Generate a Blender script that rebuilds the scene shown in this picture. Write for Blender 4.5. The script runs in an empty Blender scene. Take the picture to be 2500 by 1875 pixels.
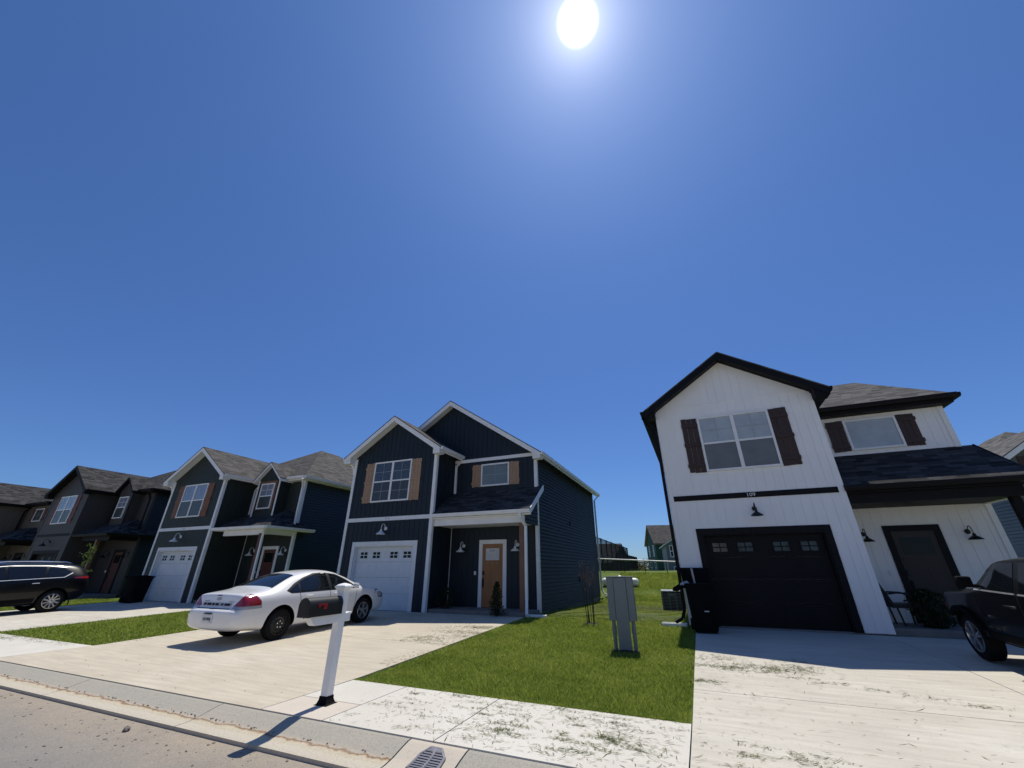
import bpy, bmesh, math, random
import numpy as np
from mathutils import Vector, Matrix
from mathutils.bvhtree import BVHTree

random.seed(7); RNG = np.random.default_rng(11)
scn = bpy.context.scene
col = scn.collection
R_ = math.radians
CAM_H = 1.5
SUN = Vector((-0.0383, 0.3929, 0.9188)).normalized()

# ---------------------------------------------------------------- materials
def nm(name):
    m = bpy.data.materials.new(name); m.use_nodes = True
    nt = m.node_tree
    return m, nt, nt.nodes['Principled BSDF']

def L(nt, a, b): nt.links.new(a, b)

def noise(nt, vec, scale, detail=4, rough=.55, dist=0):
    n = nt.nodes.new('ShaderNodeTexNoise'); n.inputs['Scale'].default_value = scale
    n.inputs['Detail'].default_value = detail; n.inputs['Roughness'].default_value = rough
    n.inputs['Distortion'].default_value = dist
    if vec is not None: L(nt, vec, n.inputs['Vector'])
    return n

def coords(nt, kind='Object', scale=None, loc=None):
    t = nt.nodes.new('ShaderNodeTexCoord'); out = t.outputs[kind]
    if scale or loc:
        mp = nt.nodes.new('ShaderNodeMapping'); L(nt, out, mp.inputs['Vector'])
        if scale: mp.inputs['Scale'].default_value = scale
        if loc: mp.inputs['Location'].default_value = loc
        out = mp.outputs[0]
    return out

def ramp(nt, fac, stops):
    r = nt.nodes.new('ShaderNodeValToRGB'); e = r.color_ramp.elements
    while len(e) < len(stops): e.new(.5)
    for k, (p, c) in enumerate(stops):
        e[k].position = p; e[k].color = (*c, 1) if len(c) == 3 else c
    L(nt, fac, r.inputs[0]); return r.outputs[0]

def mixc(nt, fac, a, b, mode='MIX'):
    m = nt.nodes.new('ShaderNodeMix'); m.data_type = 'RGBA'; m.blend_type = mode
    for s, v in ((m.inputs['Factor'], fac), (m.inputs[6], a), (m.inputs[7], b)):
        if hasattr(v, 'links'): L(nt, v, s)
        elif isinstance(v, (int, float)): s.default_value = v
        else: s.default_value = (*v, 1)
    return m.outputs[2]

def bump(nt, b, h, strength=.3, dist=.01):
    n = nt.nodes.new('ShaderNodeBump'); n.inputs['Strength'].default_value = strength
    n.inputs['Distance'].default_value = dist; L(nt, h, n.inputs['Height']); L(nt, n.outputs[0], b.inputs['Normal'])

def mul(c, k): return tuple(max(0, min(1, v*k)) for v in c)

def simple(name, c, rough=.5, var=.12, scale=6, metal=0, coat=0, spec=.5, bmp=0, bscale=80):
    m, nt, b = nm(name)
    v = coords(nt)
    n = noise(nt, v, scale, 5)
    L(nt, ramp(nt, n.outputs[0], [(.3, mul(c, 1-var)), (.7, mul(c, 1+var))]), b.inputs['Base Color'])
    b.inputs['Roughness'].default_value = rough; b.inputs['Metallic'].default_value = metal
    b.inputs['Coat Weight'].default_value = coat; b.inputs['Coat Roughness'].default_value = .03
    b.inputs['Specular IOR Level'].default_value = spec
    if bmp:
        n2 = noise(nt, v, bscale, 3); bump(nt, b, n2.outputs[0], bmp, .004)
    return m

def wood(name, c, dark=.6):
    m, nt, b = nm(name)
    v = coords(nt, 'Object', scale=(14, 14, 1.6))
    n = noise(nt, v, 1.6, 6, .6, .6)
    v2 = coords(nt); n2 = noise(nt, v2, 2.2, 2)
    c1 = ramp(nt, n.outputs[0], [(.3, mul(c, dark)), (.5, c), (.72, mul(c, 1.25))])
    L(nt, mixc(nt, n2.outputs[0], c1, mul(c, .75), 'MIX'), b.inputs['Base Color'])
    b.inputs['Roughness'].default_value = .55; bump(nt, b, n.outputs[0], .2, .004)
    return m

def shingle(name, c1, c2, c3):
    m, nt, b = nm(name)
    uv = coords(nt, 'UV')
    br = nt.nodes.new('ShaderNodeTexBrick'); L(nt, uv, br.inputs['Vector'])
    br.inputs['Color1'].default_value = (*c1, 1); br.inputs['Color2'].default_value = (*c2, 1)
    br.inputs['Mortar'].default_value = (*mul(c1, .55), 1)
    br.inputs['Scale'].default_value = 1; br.inputs['Brick Width'].default_value = .36
    br.inputs['Row Height'].default_value = .145; br.inputs['Mortar Size'].default_value = .012
    br.inputs['Bias'].default_value = -.1
    br.offset = .37; br.squash = .7; br.squash_frequency = 3
    n = noise(nt, uv, 1.1, 3); n2 = noise(nt, uv, 45, 2)
    c = mixc(nt, ramp(nt, n.outputs[0], [(.4, (0, 0, 0)), (.65, (1, 1, 1))]), br.outputs[0], c3)
    c = mixc(nt, .22, br.outputs[0], c)
    c = mixc(nt, .35, c, n2.outputs[1], 'OVERLAY')
    L(nt, c, b.inputs['Base Color']); b.inputs['Roughness'].default_value = .95; b.inputs['Specular IOR Level'].default_value = .12
    bump(nt, b, br.outputs[1], -.6, .012)
    return m

def siding(name, c, rough=.55, var=.1):
    m, nt, b = nm(name)
    v = coords(nt); n = noise(nt, v, 1.3, 4); n2 = noise(nt, coords(nt, 'Object', scale=(30, 30, 3)), 3, 3)
    cc = ramp(nt, n.outputs[0], [(.3, mul(c, 1-var)), (.7, mul(c, 1+var))])
    L(nt, mixc(nt, .12, cc, n2.outputs[1], 'OVERLAY'), b.inputs['Base Color'])
    b.inputs['Roughness'].default_value = rough; b.inputs['Specular IOR Level'].default_value = .35
    bump(nt, b, n2.outputs[0], .12, .004)
    return m

def concrete(name, c, warm, stain=.5, streak=True, speck=.5):
    m, nt, b = nm(name)
    v = coords(nt)
    n = noise(nt, v, .55, 6, .6, .3)                       # broad stains
    n1 = noise(nt, coords(nt, 'Object', scale=(.8, 7, 1)), 1.5, 5, .62)    # broom marks run along the street
    n2 = noise(nt, v, 26, 4, .7); n3 = noise(nt, v, 140, 2)
    base = ramp(nt, n.outputs[0], [(.25, mul(warm, .86)), (.5, warm), (.72, c)])
    if streak: base = mixc(nt, ramp(nt, n1.outputs[0], [(.35, (0, 0, 0)), (.7, (stain,)*3)]), base, mul(warm, .76))
    dots = ramp(nt, n2.outputs[0], [(.3, (.72, .68, .6)), (.42, (1, 1, 1))])
    base = mixc(nt, speck, base, dots, 'MULTIPLY')
    base = mixc(nt, .22, base, n3.outputs[1], 'OVERLAY')
    L(nt, base, b.inputs['Base Color']); b.inputs['Roughness'].default_value = .85
    b.inputs['Specular IOR Level'].default_value = .25
    bump(nt, b, n1.outputs[0] if streak else n2.outputs[0], .25, .006)
    return m

def blind(name, c, gap, coat=1.0, rough=.25):
    """window glass over closed slat blinds"""
    m, nt, b = nm(name)
    v = coords(nt)
    w = nt.nodes.new('ShaderNodeTexWave'); w.wave_type = 'BANDS'; w.bands_direction = 'Z'
    w.inputs['Scale'].default_value = 6.2; w.inputs['Distortion'].default_value = .15
    L(nt, v, w.inputs['Vector'])
    n = noise(nt, v, 2.5, 2)
    cc = ramp(nt, w.outputs[1], [(.15, mul(c, gap)), (.55, c)])
    L(nt, mixc(nt, .25, cc, ramp(nt, n.outputs[0], [(.3, mul(c, .5)), (.7, mul(c, 1.3))])), b.inputs['Base Color'])
    b.inputs['Roughness'].default_value = rough; b.inputs['Coat Weight'].default_value = coat
    b.inputs['Coat Roughness'].default_value = .02; b.inputs['Specular IOR Level'].default_value = .5
    return m

def paint(name, c, rough=.28, metal=0, coat=1.0, dirt=.12):
    m, nt, b = nm(name)
    v = coords(nt); n = noise(nt, v, 3, 4)
    L(nt, ramp(nt, n.outputs[0], [(.35, mul(c, 1-dirt)), (.65, c)]), b.inputs['Base Color'])
    b.inputs['Roughness'].default_value = rough; b.inputs['Metallic'].default_value = metal
    b.inputs['Coat Weight'].default_value = coat; b.inputs['Coat Roughness'].default_value = .04
    if max(c) < .02: b.inputs['Specular IOR Level'].default_value = .2
    return m

def grassmat(name, a, b_, c_, island=True):
    m, nt, b = nm(name)
    g = nt.nodes.new('ShaderNodeNewGeometry')
    n = noise(nt, g.outputs['Position'], .8, 5, .65)
    n2 = noise(nt, g.outputs['Position'], 4.5, 4, .7)
    base = ramp(nt, n.outputs[0], [(.38, mul(a, .7)), (.5, b_), (.62, mul(c_, 1.15))])
    base = mixc(nt, .45, base, ramp(nt, n2.outputs[0], [(.3, mul(a, .75)), (.7, mul(c_, 1.2))]))
    if island:
        r = ramp(nt, g.outputs['Random Per Island'], [(0, mul(a, .7)), (.6, b_), (.9, mul(c_, 1.35)), (1, (.34, .33, .15))])
        base = mixc(nt, .5, base, r)
    L(nt, base, b.inputs['Base Color']); b.inputs['Roughness'].default_value = .55
    b.inputs['Specular IOR Level'].default_value = .14
    if island:
        b.inputs['Subsurface Weight'].default_value = 0
        t = nt.nodes.new('ShaderNodeBsdfTranslucent'); L(nt, base, t.inputs[0])
        mx = nt.nodes.new('ShaderNodeMixShader'); mx.inputs[0].default_value = .45
        out = nt.nodes['Material Output']
        L(nt, b.outputs[0], mx.inputs[1]); L(nt, t.outputs[0], mx.inputs[2]); L(nt, mx.outputs[0], out.inputs[0])
    return m

M = {}
M['white_trim'] = simple('white_trim', (.78, .78, .77), .5, .05, 3)
M['black_trim'] = simple('black_trim', (.005, .005, .0065), .6, .2, 3, spec=.2)
M['black_metal'] = simple('black_metal', (.0035, .0035, .004), .5, .2, 5)
M['white_metal'] = simple('white_metal', (.72, .73, .74), .4, .05, 5)
M['alu'] = simple('aluminium_rail', (.72, .72, .72), .3, .08, 5, metal=.7)
M['dark_glass'] = simple('dark_glass', (.010, .012, .010), .12, .1, 3, spec=.2)
M['car_glass'] = simple('tinted_car_glass', (.006, .008, .011), .04, .2, 2, spec=.6)
M['light_glass'] = simple('garage_glass', (.045, .048, .048), .1, .7, 5, spec=.4)
M['rubber'] = simple('tyre_rubber', (.007, .007, .007), .85, .25, 9, spec=.2)
M['steel_black'] = simple('black_steel_rim', (.012, .012, .013), .45, .3, 12)
M['alloy'] = simple('alloy_rim', (.5, .51, .53), .3, .12, 8, metal=.85)
M['bright_strip'] = simple('bright_strip', (.75, .76, .78), .45, .03, 4, metal=.3)
M['dull_metal'] = simple('dull_metal', (.33, .34, .35), .35, .1, 9)
M['chrome'] = simple('chrome', (.75, .76, .78), .12, .03, 4, metal=1)
M['red_lens'] = simple('red_lens', (.22, .004, .008), .12, .25, 9, coat=1)
M['clear_lens'] = simple('clear_lens', (.36, .36, .38), .12, .1, 9, coat=1)
M['plate'] = simple('licence_plate', (.6, .62, .66), .45, .08, 9)
M['ink'] = simple('ink', (.03, .03, .05), .6, .1)
M['grey_num'] = simple('house_number_grey', (.3, .31, .33), .5, .1)
M['mun_grey'] = simple('grey_muntin', (.30, .32, .33), .4, .05)
M['paper'] = simple('paper', (.6, .59, .57), .8, .08, 9)
M['black_plastic'] = simple('black_plastic', (.004, .004, .005), .8, .2, 9, spec=.12)
M['grey_bag'] = simple('grey_bag', (.33, .35, .38), .4, .2, 14)
M['grey_cab'] = simple('grey_cabinet_paint', (.17, .19, .195), .5, .06, 5)
M['acmetal'] = simple('green_grey_metal', (.13, .155, .14), .5, .15, 7)
M['iron'] = simple('cast_iron', (.16, .16, .19), .55, .15, 20, metal=.3)
M['void'] = simple('shade_black', (.006, .006, .006), .9, .1)  # near-black painted for unlit drain and cabinet depths, also door seams
M['stem'] = simple('bark', (.035, .028, .02), .8, .2, 20)
M['mulch'] = simple('mulch', (.018, .014, .011), .95, .4, 25, bmp=.6)
M['soil'] = simple('soil', (.06, .04, .028), .95, .35, 12, bmp=.6)
M['soil2'] = simple('joint_dirt', (.10, .085, .065), .95, .3, 12)
M['bounce_soil'] = simple('bounce_soil', (.46, .36, .25), .95, .25, 1.5)  # soil tone of the unseen lot added to bounce warm light
M['foundation'] = simple('foundation_concrete', (.2, .195, .185), .9, .15, 5)
M['dirtbrown'] = siding('brown_siding', (.03, .022, .02))
M['flag_red'] = simple('flag_red', (.28, .008, .012), .4, .1)
M['rock'] = simple('rock', (.2, .17, .15), .9, .4, 12, bmp=.5, bscale=30)
M['leaf_dark'] = grassmat('dark_leaves', (.01, .02, .008), (.02, .04, .014), (.03, .055, .02))
M['leaf_bright'] = grassmat('bright_leaves', (.06, .11, .02), (.1, .17, .04), (.16, .22, .06))
M['leaf_scrub'] = grassmat('scrub_leaves', (.06, .065, .025), (.1, .1, .04), (.15, .14, .06))
M['blade'] = grassmat('grass_blades', (.155, .255, .022), (.25, .335, .042), (.40, .42, .10))
M['clip'] = grassmat('dry_clippings', (.09, .12, .03), (.13, .155, .05), (.21, .21, .10))
M['clip_fresh'] = grassmat('fresh_clippings', (.14, .2, .04), (.2, .26, .07), (.28, .32, .12))
M['door_wood'] = wood('oak_door', (.36, .16, .055), .72)
M['door_red'] = wood('red_brown_door', (.11, .03, .018))
M['door_dark'] = wood('dark_brown_door', (.02, .012, .011))
M['sh_tan'] = wood('cedar_shutter', (.4, .25, .15), .68)
M['sh_brown'] = wood('brown_shutter', (.045, .021, .014))
M['sh_orange'] = wood('orange_brown_shutter', (.21, .08, .032))
M['sh_red'] = wood('red_brown_shutter', (.13, .038, .028))
M['post_wood'] = wood('post_wood', (.2, .095, .055))
M['stick'] = wood('pale_stick', (.45, .42, .38))
M['roof_brown'] = shingle('brown_grey_shingles', (.122, .114, .108), (.034, .033, .032), (.10, .094, .09))
M['roof_grey'] = shingle('grey_shingles', (.15, .145, .142), (.038, .037, .037), (.12, .117, .114))
M['roof_dark'] = shingle('dark_shingles', (.075, .074, .075), (.008, .008, .008), (.022, .0215, .022))

def g_ground():
    m, nt, b = nm('lawn_ground')
    g = nt.nodes.new('ShaderNodeNewGeometry'); p = g.outputs['Position']
    n = noise(nt, p, .35, 4); n1 = noise(nt, p, 3.2, 5, .65); n2 = noise(nt, p, 38, 4, .75)
    c = ramp(nt, n.outputs[0], [(.3, (.08, .135, .016)), (.5, (.11, .16, .022)), (.7, (.17, .19, .035))])
    c = mixc(nt, .5, c, ramp(nt, n1.outputs[0], [(.3, (.07, .12, .016)), (.55, (.11, .155, .025)), (.75, (.21, .21, .06))]))
    c = mixc(nt, .75, c, ramp(nt, n2.outputs[0], [(.3, (.35, .35, .3)), (.5, (.95, .95, .9)), (.72, (1.5, 1.5, 1.3))]), 'MULTIPLY')
    L(nt, c, b.inputs['Base Color']); b.inputs['Roughness'].default_value = .85
    b.inputs['Specular IOR Level'].default_value = .15
    bump(nt, b, n2.outputs[0], .9, .05)
    return m
M['ground'] = g_ground()
M['drive_warm'] = concrete('warm_driveway_concrete', (.60, .55, .46), (.545, .485, .385), .85)
M['drive_pale'] = concrete('pale_driveway_concrete', (.62, .59, .52), (.56, .52, .445), .75)
M['walk'] = concrete('pale_sidewalk_concrete', (.63, .61, .56), (.575, .545, .485), .2, False, .6)
M['walk_warm'] = concrete('warm_sidewalk_concrete', (.58, .53, .46), (.55, .49, .42), .25, False)

def g_curb():
    m, nt, b = nm('curb_concrete')
    v = coords(nt); sx = nt.nodes.new('ShaderNodeSeparateXYZ'); L(nt, v, sx.inputs[0])
    n = noise(nt, v, 1.6, 5, .6); n2 = noise(nt, v, 48, 3, .75); n3 = noise(nt, v, 7, 4)
    a = nt.nodes.new('ShaderNodeMath'); a.operation = 'MULTIPLY_ADD'
    L(nt, n3.outputs[0], a.inputs[0]); a.inputs[1].default_value = .13; L(nt, sx.outputs[1], a.inputs[2])
    mr = nt.nodes.new('ShaderNodeMapRange'); L(nt, a.outputs[0], mr.inputs[0])
    mr.inputs[1].default_value = 3.64; mr.inputs[2].default_value = 4.24
    c = ramp(nt, mr.outputs[0], [(0, (.47, .42, .35)), (.30, (.50, .455, .37)), (.43, (.52, .45, .33)), (.475, (.22, .13, .075)),
                                 (.51, (.42, .36, .29)), (.58, (.37, .345, .295)), (1, (.35, .33, .285))])
    c = mixc(nt, ramp(nt, n.outputs[0], [(.45, (0, 0, 0)), (.8, (.35,)*3)]), c, (.45, .39, .31))
    c = mixc(nt, .6, c, ramp(nt, n2.outputs[0], [(.3, (.6, .58, .55)), (.5, (1, 1, 1)), (.75, (1.15, 1.15, 1.1))]), 'MULTIPLY')
    L(nt, c, b.inputs['Base Color']); b.inputs['Roughness'].default_value = .9
    b.inputs['Specular IOR Level'].default_value = .2; bump(nt, b, n2.outputs[0], .4, .006)
    return m
M['curb'] = g_curb()
M['curb_pale'] = concrete('pale_inlet_concrete', (.56, .51, .43), (.52, .46, .38), .1, False, .6)

def g_road():
    m, nt, b = nm('dusty_asphalt')
    v = coords(nt); sx = nt.nodes.new('ShaderNodeSeparateXYZ'); L(nt, v, sx.inputs[0])
    n = noise(nt, v, .9, 6, .6, .4); n2 = noise(nt, v, 60, 3, .8); n3 = noise(nt, v, 9, 4, .7)
    c = ramp(nt, n.outputs[0], [(.3, (.195, .187, .174)), (.5, (.235, .222, .202)), (.74, (.285, .256, .217))])
    mr = nt.nodes.new('ShaderNodeMapRange'); L(nt, sx.outputs[1], mr.inputs[0])
    mr.inputs[1].default_value = 2.7; mr.inputs[2].default_value = 3.6; mr.inputs[4].default_value = .9
    mm = nt.nodes.new('ShaderNodeMath'); mm.operation = 'MULTIPLY'; L(nt, mr.outputs[0], mm.inputs[0]); L(nt, n3.outputs[0], mm.inputs[1])
    c = mixc(nt, mm.outputs[0], c, (.43, .345, .25))       # red dust lying along the gutter
    c = mixc(nt, .55, c, ramp(nt, n2.outputs[0], [(.3, (.5, .48, .47)), (.5, (1, 1, 1)), (.75, (1.3, 1.25, 1.2))]), 'MULTIPLY')
    L(nt, c, b.inputs['Base Color']); b.inputs['Roughness'].default_value = .9
    b.inputs['Specular IOR Level'].default_value = .2; bump(nt, b, n2.outputs[0], .6, .01)
    return m
M['road'] = g_road()

# ---------------------------------------------------------------- mesh helpers
class MB:
    def __init__(self): self.v = []; self.f = []
    def face(self, pts):
        i = len(self.v); self.v += [tuple(p) for p in pts]; self.f.append(list(range(i, i+len(pts)))); return self
    def grid_faces(self, verts, faces):
        i = len(self.v); self.v += [tuple(p) for p in verts]; self.f += [[a+i for a in f] for f in faces]; return self
    def box(self, x0, x1, y0, y1, z0, z1):
        v = [(x0,y0,z0),(x1,y0,z0),(x1,y1,z0),(x0,y1,z0),(x0,y0,z1),(x1,y0,z1),(x1,y1,z1),(x0,y1,z1)]
        return self.grid_faces(v, [(0,3,2,1),(4,5,6,7),(0,1,5,4),(1,2,6,5),(2,3,7,6),(3,0,4,7)])
    def prism(self, pts, vec):
        n = len(pts); vec = Vector(vec)
        v = [Vector(p) for p in pts]; v = v + [p+vec for p in v]
        f = [list(range(n))[::-1], list(range(n, 2*n))] + [(i, (i+1) % n, n+(i+1) % n, n+i) for i in range(n)]
        return self.grid_faces(v, f)
    def bar(self, p0, p1, w, h, up=(0, 0, 1)):
        p0 = Vector(p0); p1 = Vector(p1); d = (p1-p0).normalized(); up = Vector(up)
        if abs(d.dot(up)) > .99: up = Vector((0, 1, 0))
        s = d.cross(up).normalized()*w/2; u = s.cross(d).normalized()*h/2
        return self.prism([p0-s-u, p0+s-u, p0+s+u, p0-s+u], p1-p0)
    def path(self, pts, w, h, up=(0, 0, 1)):
        for a, b in zip(pts, pts[1:]): self.bar(a, b, w, h, up)
        return self
    def tube(self, pts, r, n=8, cap=True):
        pts = [Vector(p) for p in pts]; rs = r if isinstance(r, (list, tuple)) else [r]*len(pts)
        ring = []; prev = None
        for k, p in enumerate(pts):
            d = (pts[min(k+1, len(pts)-1)]-pts[max(k-1, 0)]).normalized()
            if prev is None:
                a = Vector((0, 0, 1)) if abs(d.z) < .9 else Vector((1, 0, 0)); s = d.cross(a).normalized()
            else: s = (prev-d*prev.dot(d)).normalized()
            prev = s; u = d.cross(s)
            ring.append([p+(s*math.cos(2*math.pi*i/n)+u*math.sin(2*math.pi*i/n))*rs[k] for i in range(n)])
        v = [q for rg in ring for q in rg]; f = []
        for k in range(len(pts)-1):
            for i in range(n): f.append((k*n+i, k*n+(i+1) % n, (k+1)*n+(i+1) % n, (k+1)*n+i))
        if cap: f.append(list(range(n))[::-1]); f.append([(len(pts)-1)*n+i for i in range(n)])
        return self.grid_faces(v, f)
    def lathe(self, prof, c=(0, 0, 0), axis='z', n=24, close=True):
        v = []; f = []
        for (r, h) in prof:
            for i in range(n):
                a = 2*math.pi*i/n; x = r*math.cos(a); y = r*math.sin(a)
                p = {'z': (x, y, h), 'x': (h, x, y), 'y': (x, h, y)}[axis]
                v.append((p[0]+c[0], p[1]+c[1], p[2]+c[2]))
        for k in range(len(prof)-1):
            for i in range(n): f.append((k*n+i, k*n+(i+1) % n, (k+1)*n+(i+1) % n, (k+1)*n+i))
        if close: f.append(list(range(n))[::-1]); f.append([(len(prof)-1)*n+i for i in range(n)])
        return self.grid_faces(v, f)
    def build(self, name, mat, parent=None, smooth=False, recalc=True, bevel=0, angle=40):
        me = bpy.data.meshes.new(name); me.from_pydata(self.v, [], self.f)
        bm = bmesh.new(); bm.from_mesh(me)
        if recalc: bmesh.ops.recalc_face_normals(bm, faces=bm.faces)
        if bevel:
            bmesh.ops.bevel(bm, geom=[e for e in bm.edges if len(e.link_faces) == 2 and e.calc_face_angle(0) > .6],
                            offset=bevel, segments=2, affect='EDGES', profile=.6)
        uvl = bm.loops.layers.uv.new('UVMap')
        for fc in bm.faces:
            nn = fc.normal
            if abs(nn.z) > .98: t = Vector((1, 0, 0)); w = Vector((0, 1, 0))
            else: t = Vector((-nn.y, nn.x, 0)).normalized(); w = nn.cross(t)
            for lp in fc.loops: lp[uvl].uv = (lp.vert.co.dot(t), lp.vert.co.dot(w))
        bm.to_mesh(me); bm.free()
        if smooth:
            me.shade_smooth()
            me.set_sharp_from_angle(angle=R_(angle))
        me.materials.append(mat if not isinstance(mat, str) else M[mat])
        o = bpy.data.objects.new(name, me); col.objects.link(o)
        if parent: o.parent = parent
        return o

def tag(o, label, cat, group=None):
    o['label'] = label; o['category'] = cat
    if group: o['group'] = group
    return o
def struct(o): o['kind'] = 'structure'; return o
def thing(name, label, cat, loc=(0, 0, 0), rz=0, group=None):
    o = bpy.data.objects.new(name, None); col.objects.link(o); o.empty_display_size = .3
    o.location = loc; o.rotation_euler = (0, 0, rz)
    return tag(o, label, cat, group)

def text(name, body, size, mat, parent, loc, rot, extrude=.004, offset=0, sx=1):
    cu = bpy.data.curves.new(name, 'FONT'); cu.body = body; cu.size = size; cu.extrude = extrude
    cu.align_x = 'CENTER'; cu.align_y = 'CENTER'; cu.offset = offset
    t = bpy.data.objects.new(name, cu); col.objects.link(t); bpy.context.view_layer.update()
    me = bpy.data.meshes.new_from_object(t.evaluated_get(bpy.context.evaluated_depsgraph_get()))
    bpy.data.objects.remove(t); bpy.data.curves.remove(cu)
    me.materials.clear(); me.materials.append(M[mat])
    o = bpy.data.objects.new(name, me); col.objects.link(o); o.parent = parent
    o.location = loc; o.rotation_euler = rot; o.scale = (sx, 1, 1); return o

def clip(poly, axis, val, keep_greater):
    out = []
    for i, a in enumerate(poly):
        b = poly[(i+1) % len(poly)]
        da = (a[axis]-val)*(1 if keep_greater else -1); db = (b[axis]-val)*(1 if keep_greater else -1)
        if da >= 0: out.append(a)
        if (da > 0) != (db > 0) and abs(da-db) > 1e-9:
            t = da/(da-db); out.append((a[0]+t*(b[0]-a[0]), a[1]+t*(b[1]-a[1])))
    return out

def planks(mb, poly, fn, spacing=.2, gap=.016, depth=.013, back=.1):
    """vertical groove boards over polygon poly (u,w); fn(u,w,d) -> 3D, d outwards"""
    o = Vector(fn(0, 0, 0)); nrm = Vector(fn(0, 0, 1))-o
    mb.prism([fn(u, w, 0) for u, w in poly], -nrm*back)
    us = [p[0] for p in poly]; k = math.floor(min(us)/spacing)
    while k*spacing < max(us):
        p = clip(clip(poly, 0, k*spacing+gap, True), 0, (k+1)*spacing, False)
        if len(p) > 2 and max(q[0] for q in p)-min(q[0] for q in p) > .02:
            mb.prism([fn(u, w, -.002) for u, w in p], nrm*(depth+.002))
        k += 1

def laps(mb, poly, fn, expo=.125, out=.032, back=.1):
    o = Vector(fn(0, 0, 0)); nrm = Vector(fn(0, 0, 1))-o
    mb.prism([fn(u, w, 0) for u, w in poly], -nrm*back)
    ws = [p[1] for p in poly]; z = min(ws)
    while z < max(ws)-.01:
        p = clip(clip(poly, 1, z, True), 1, min(z+expo, max(ws)), False)
        if len(p) > 2:
            top = max(q[1] for q in p)
            f = lambda q: fn(q[0], q[1], .004+out*(1-(q[1]-z)/expo))
            mb.face([f(q) for q in p])
            lo = [q for q in p if abs(q[1]-z) < 1e-6]
            if len(lo) >= 2:
                a, b = lo[0], lo[-1]; mb.face([fn(a[0], z, .004+out), fn(b[0], z, .004+out), fn(b[0], z, 0), fn(a[0], z, 0)])
        z += expo

def slab(mb, quad, th): mb.prism(quad, (0, 0, -th))

# ---------------------------------------------------------------- terrain profile
GY = [(-400, -.15), (3.0, -.15), (4.1, -.12), (4.16, 0), (5.67, 0), (12.4, .2), (14, .2), (18, .1), (23, .03), (30, 1.40), (36, 1.42), (60, 1.0), (110, .9), (800, 3)]
def gh(y):
    for (a, za), (b, zb) in zip(GY, GY[1:]):
        if y <= b: return za+(zb-za)*(max(y, a)-a)/(b-a)
    return GY[-1][1]
HX = [-48.0, -35.9, -24.4, -12.7, -.48]      # left edges of the five houses in the row
DRIVES = [(-48.0, -40.7), (-35.9, -28.55), (-24.4, -17.2), (-12.3, -5.08), (-.37, 6.85)]

def ground():
    xs = sorted(set([-600, -300, -150, -90] + list(np.arange(-60, 40.1, 2.5)) + [60, 120, 300, 600]))
    ys = sorted(set([p[0] for p in GY] + [5.66] + list(np.arange(5.67, 40, 1.0)) + [45, 52, 80, 160, 300]))
    ys = [y for y in ys if y >= -400]
    v = []; f = []
    for y in ys:
        for x in xs:
            z = gh(y)-.03
            if 7 < y < 40: z += .02*math.sin(x*1.3+y*.7)+.015*math.sin(x*.6-y*1.9)
            if y > 24: z += .05*math.sin(x*.5+y*.4)
            if y < 5.6: z -= .12
            v.append((x, y, z))
    nx = len(xs)
    for j in range(len(ys)-1):
        for i in range(nx-1): f.append((j*nx+i, j*nx+i+1, (j+1)*nx+i+1, (j+1)*nx+i))
    struct(MB().grid_faces(v, f).build('ground', 'ground', smooth=True, angle=180))
ground()
struct(MB().box(-90, 70, -9, 3.642, -.4, -.122).build('road', 'road'))

# kerb and gutter in three metre lengths with fine open joints
def kerb():
    prof = [(4.165, -.3), (4.165, .0), (4.12, -.004), (4.02, -.028), (3.90, -.062), (3.78, -.082), (3.645, -.088), (3.645, -.3)]
    mb = MB(); x = -81.0; pale = MB()
    edges = [k*3.05-78.9 for k in range(48)]
    for a, b in zip(edges, edges[1:]):
        segs = [(a, b)]
        if a < -2.9 < b: segs = [(a, -2.89)]
        if a < -2.26 < b: segs = segs+[(-2.24, b)] if a < -2.9 else [(-2.24, b)]
        for s, e in segs:
            if e-s > .05: mb.prism([(s+.005, y, z) for y, z in prof], (e-s-.01, 0, 0))
    pale.prism([(-2.88, y, z) for y, z in prof], (.63, 0, 0))
    struct(mb.build('kerb', 'curb')); struct(pale.build('kerb_inlet', 'curb_pale'))
kerb()

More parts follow.
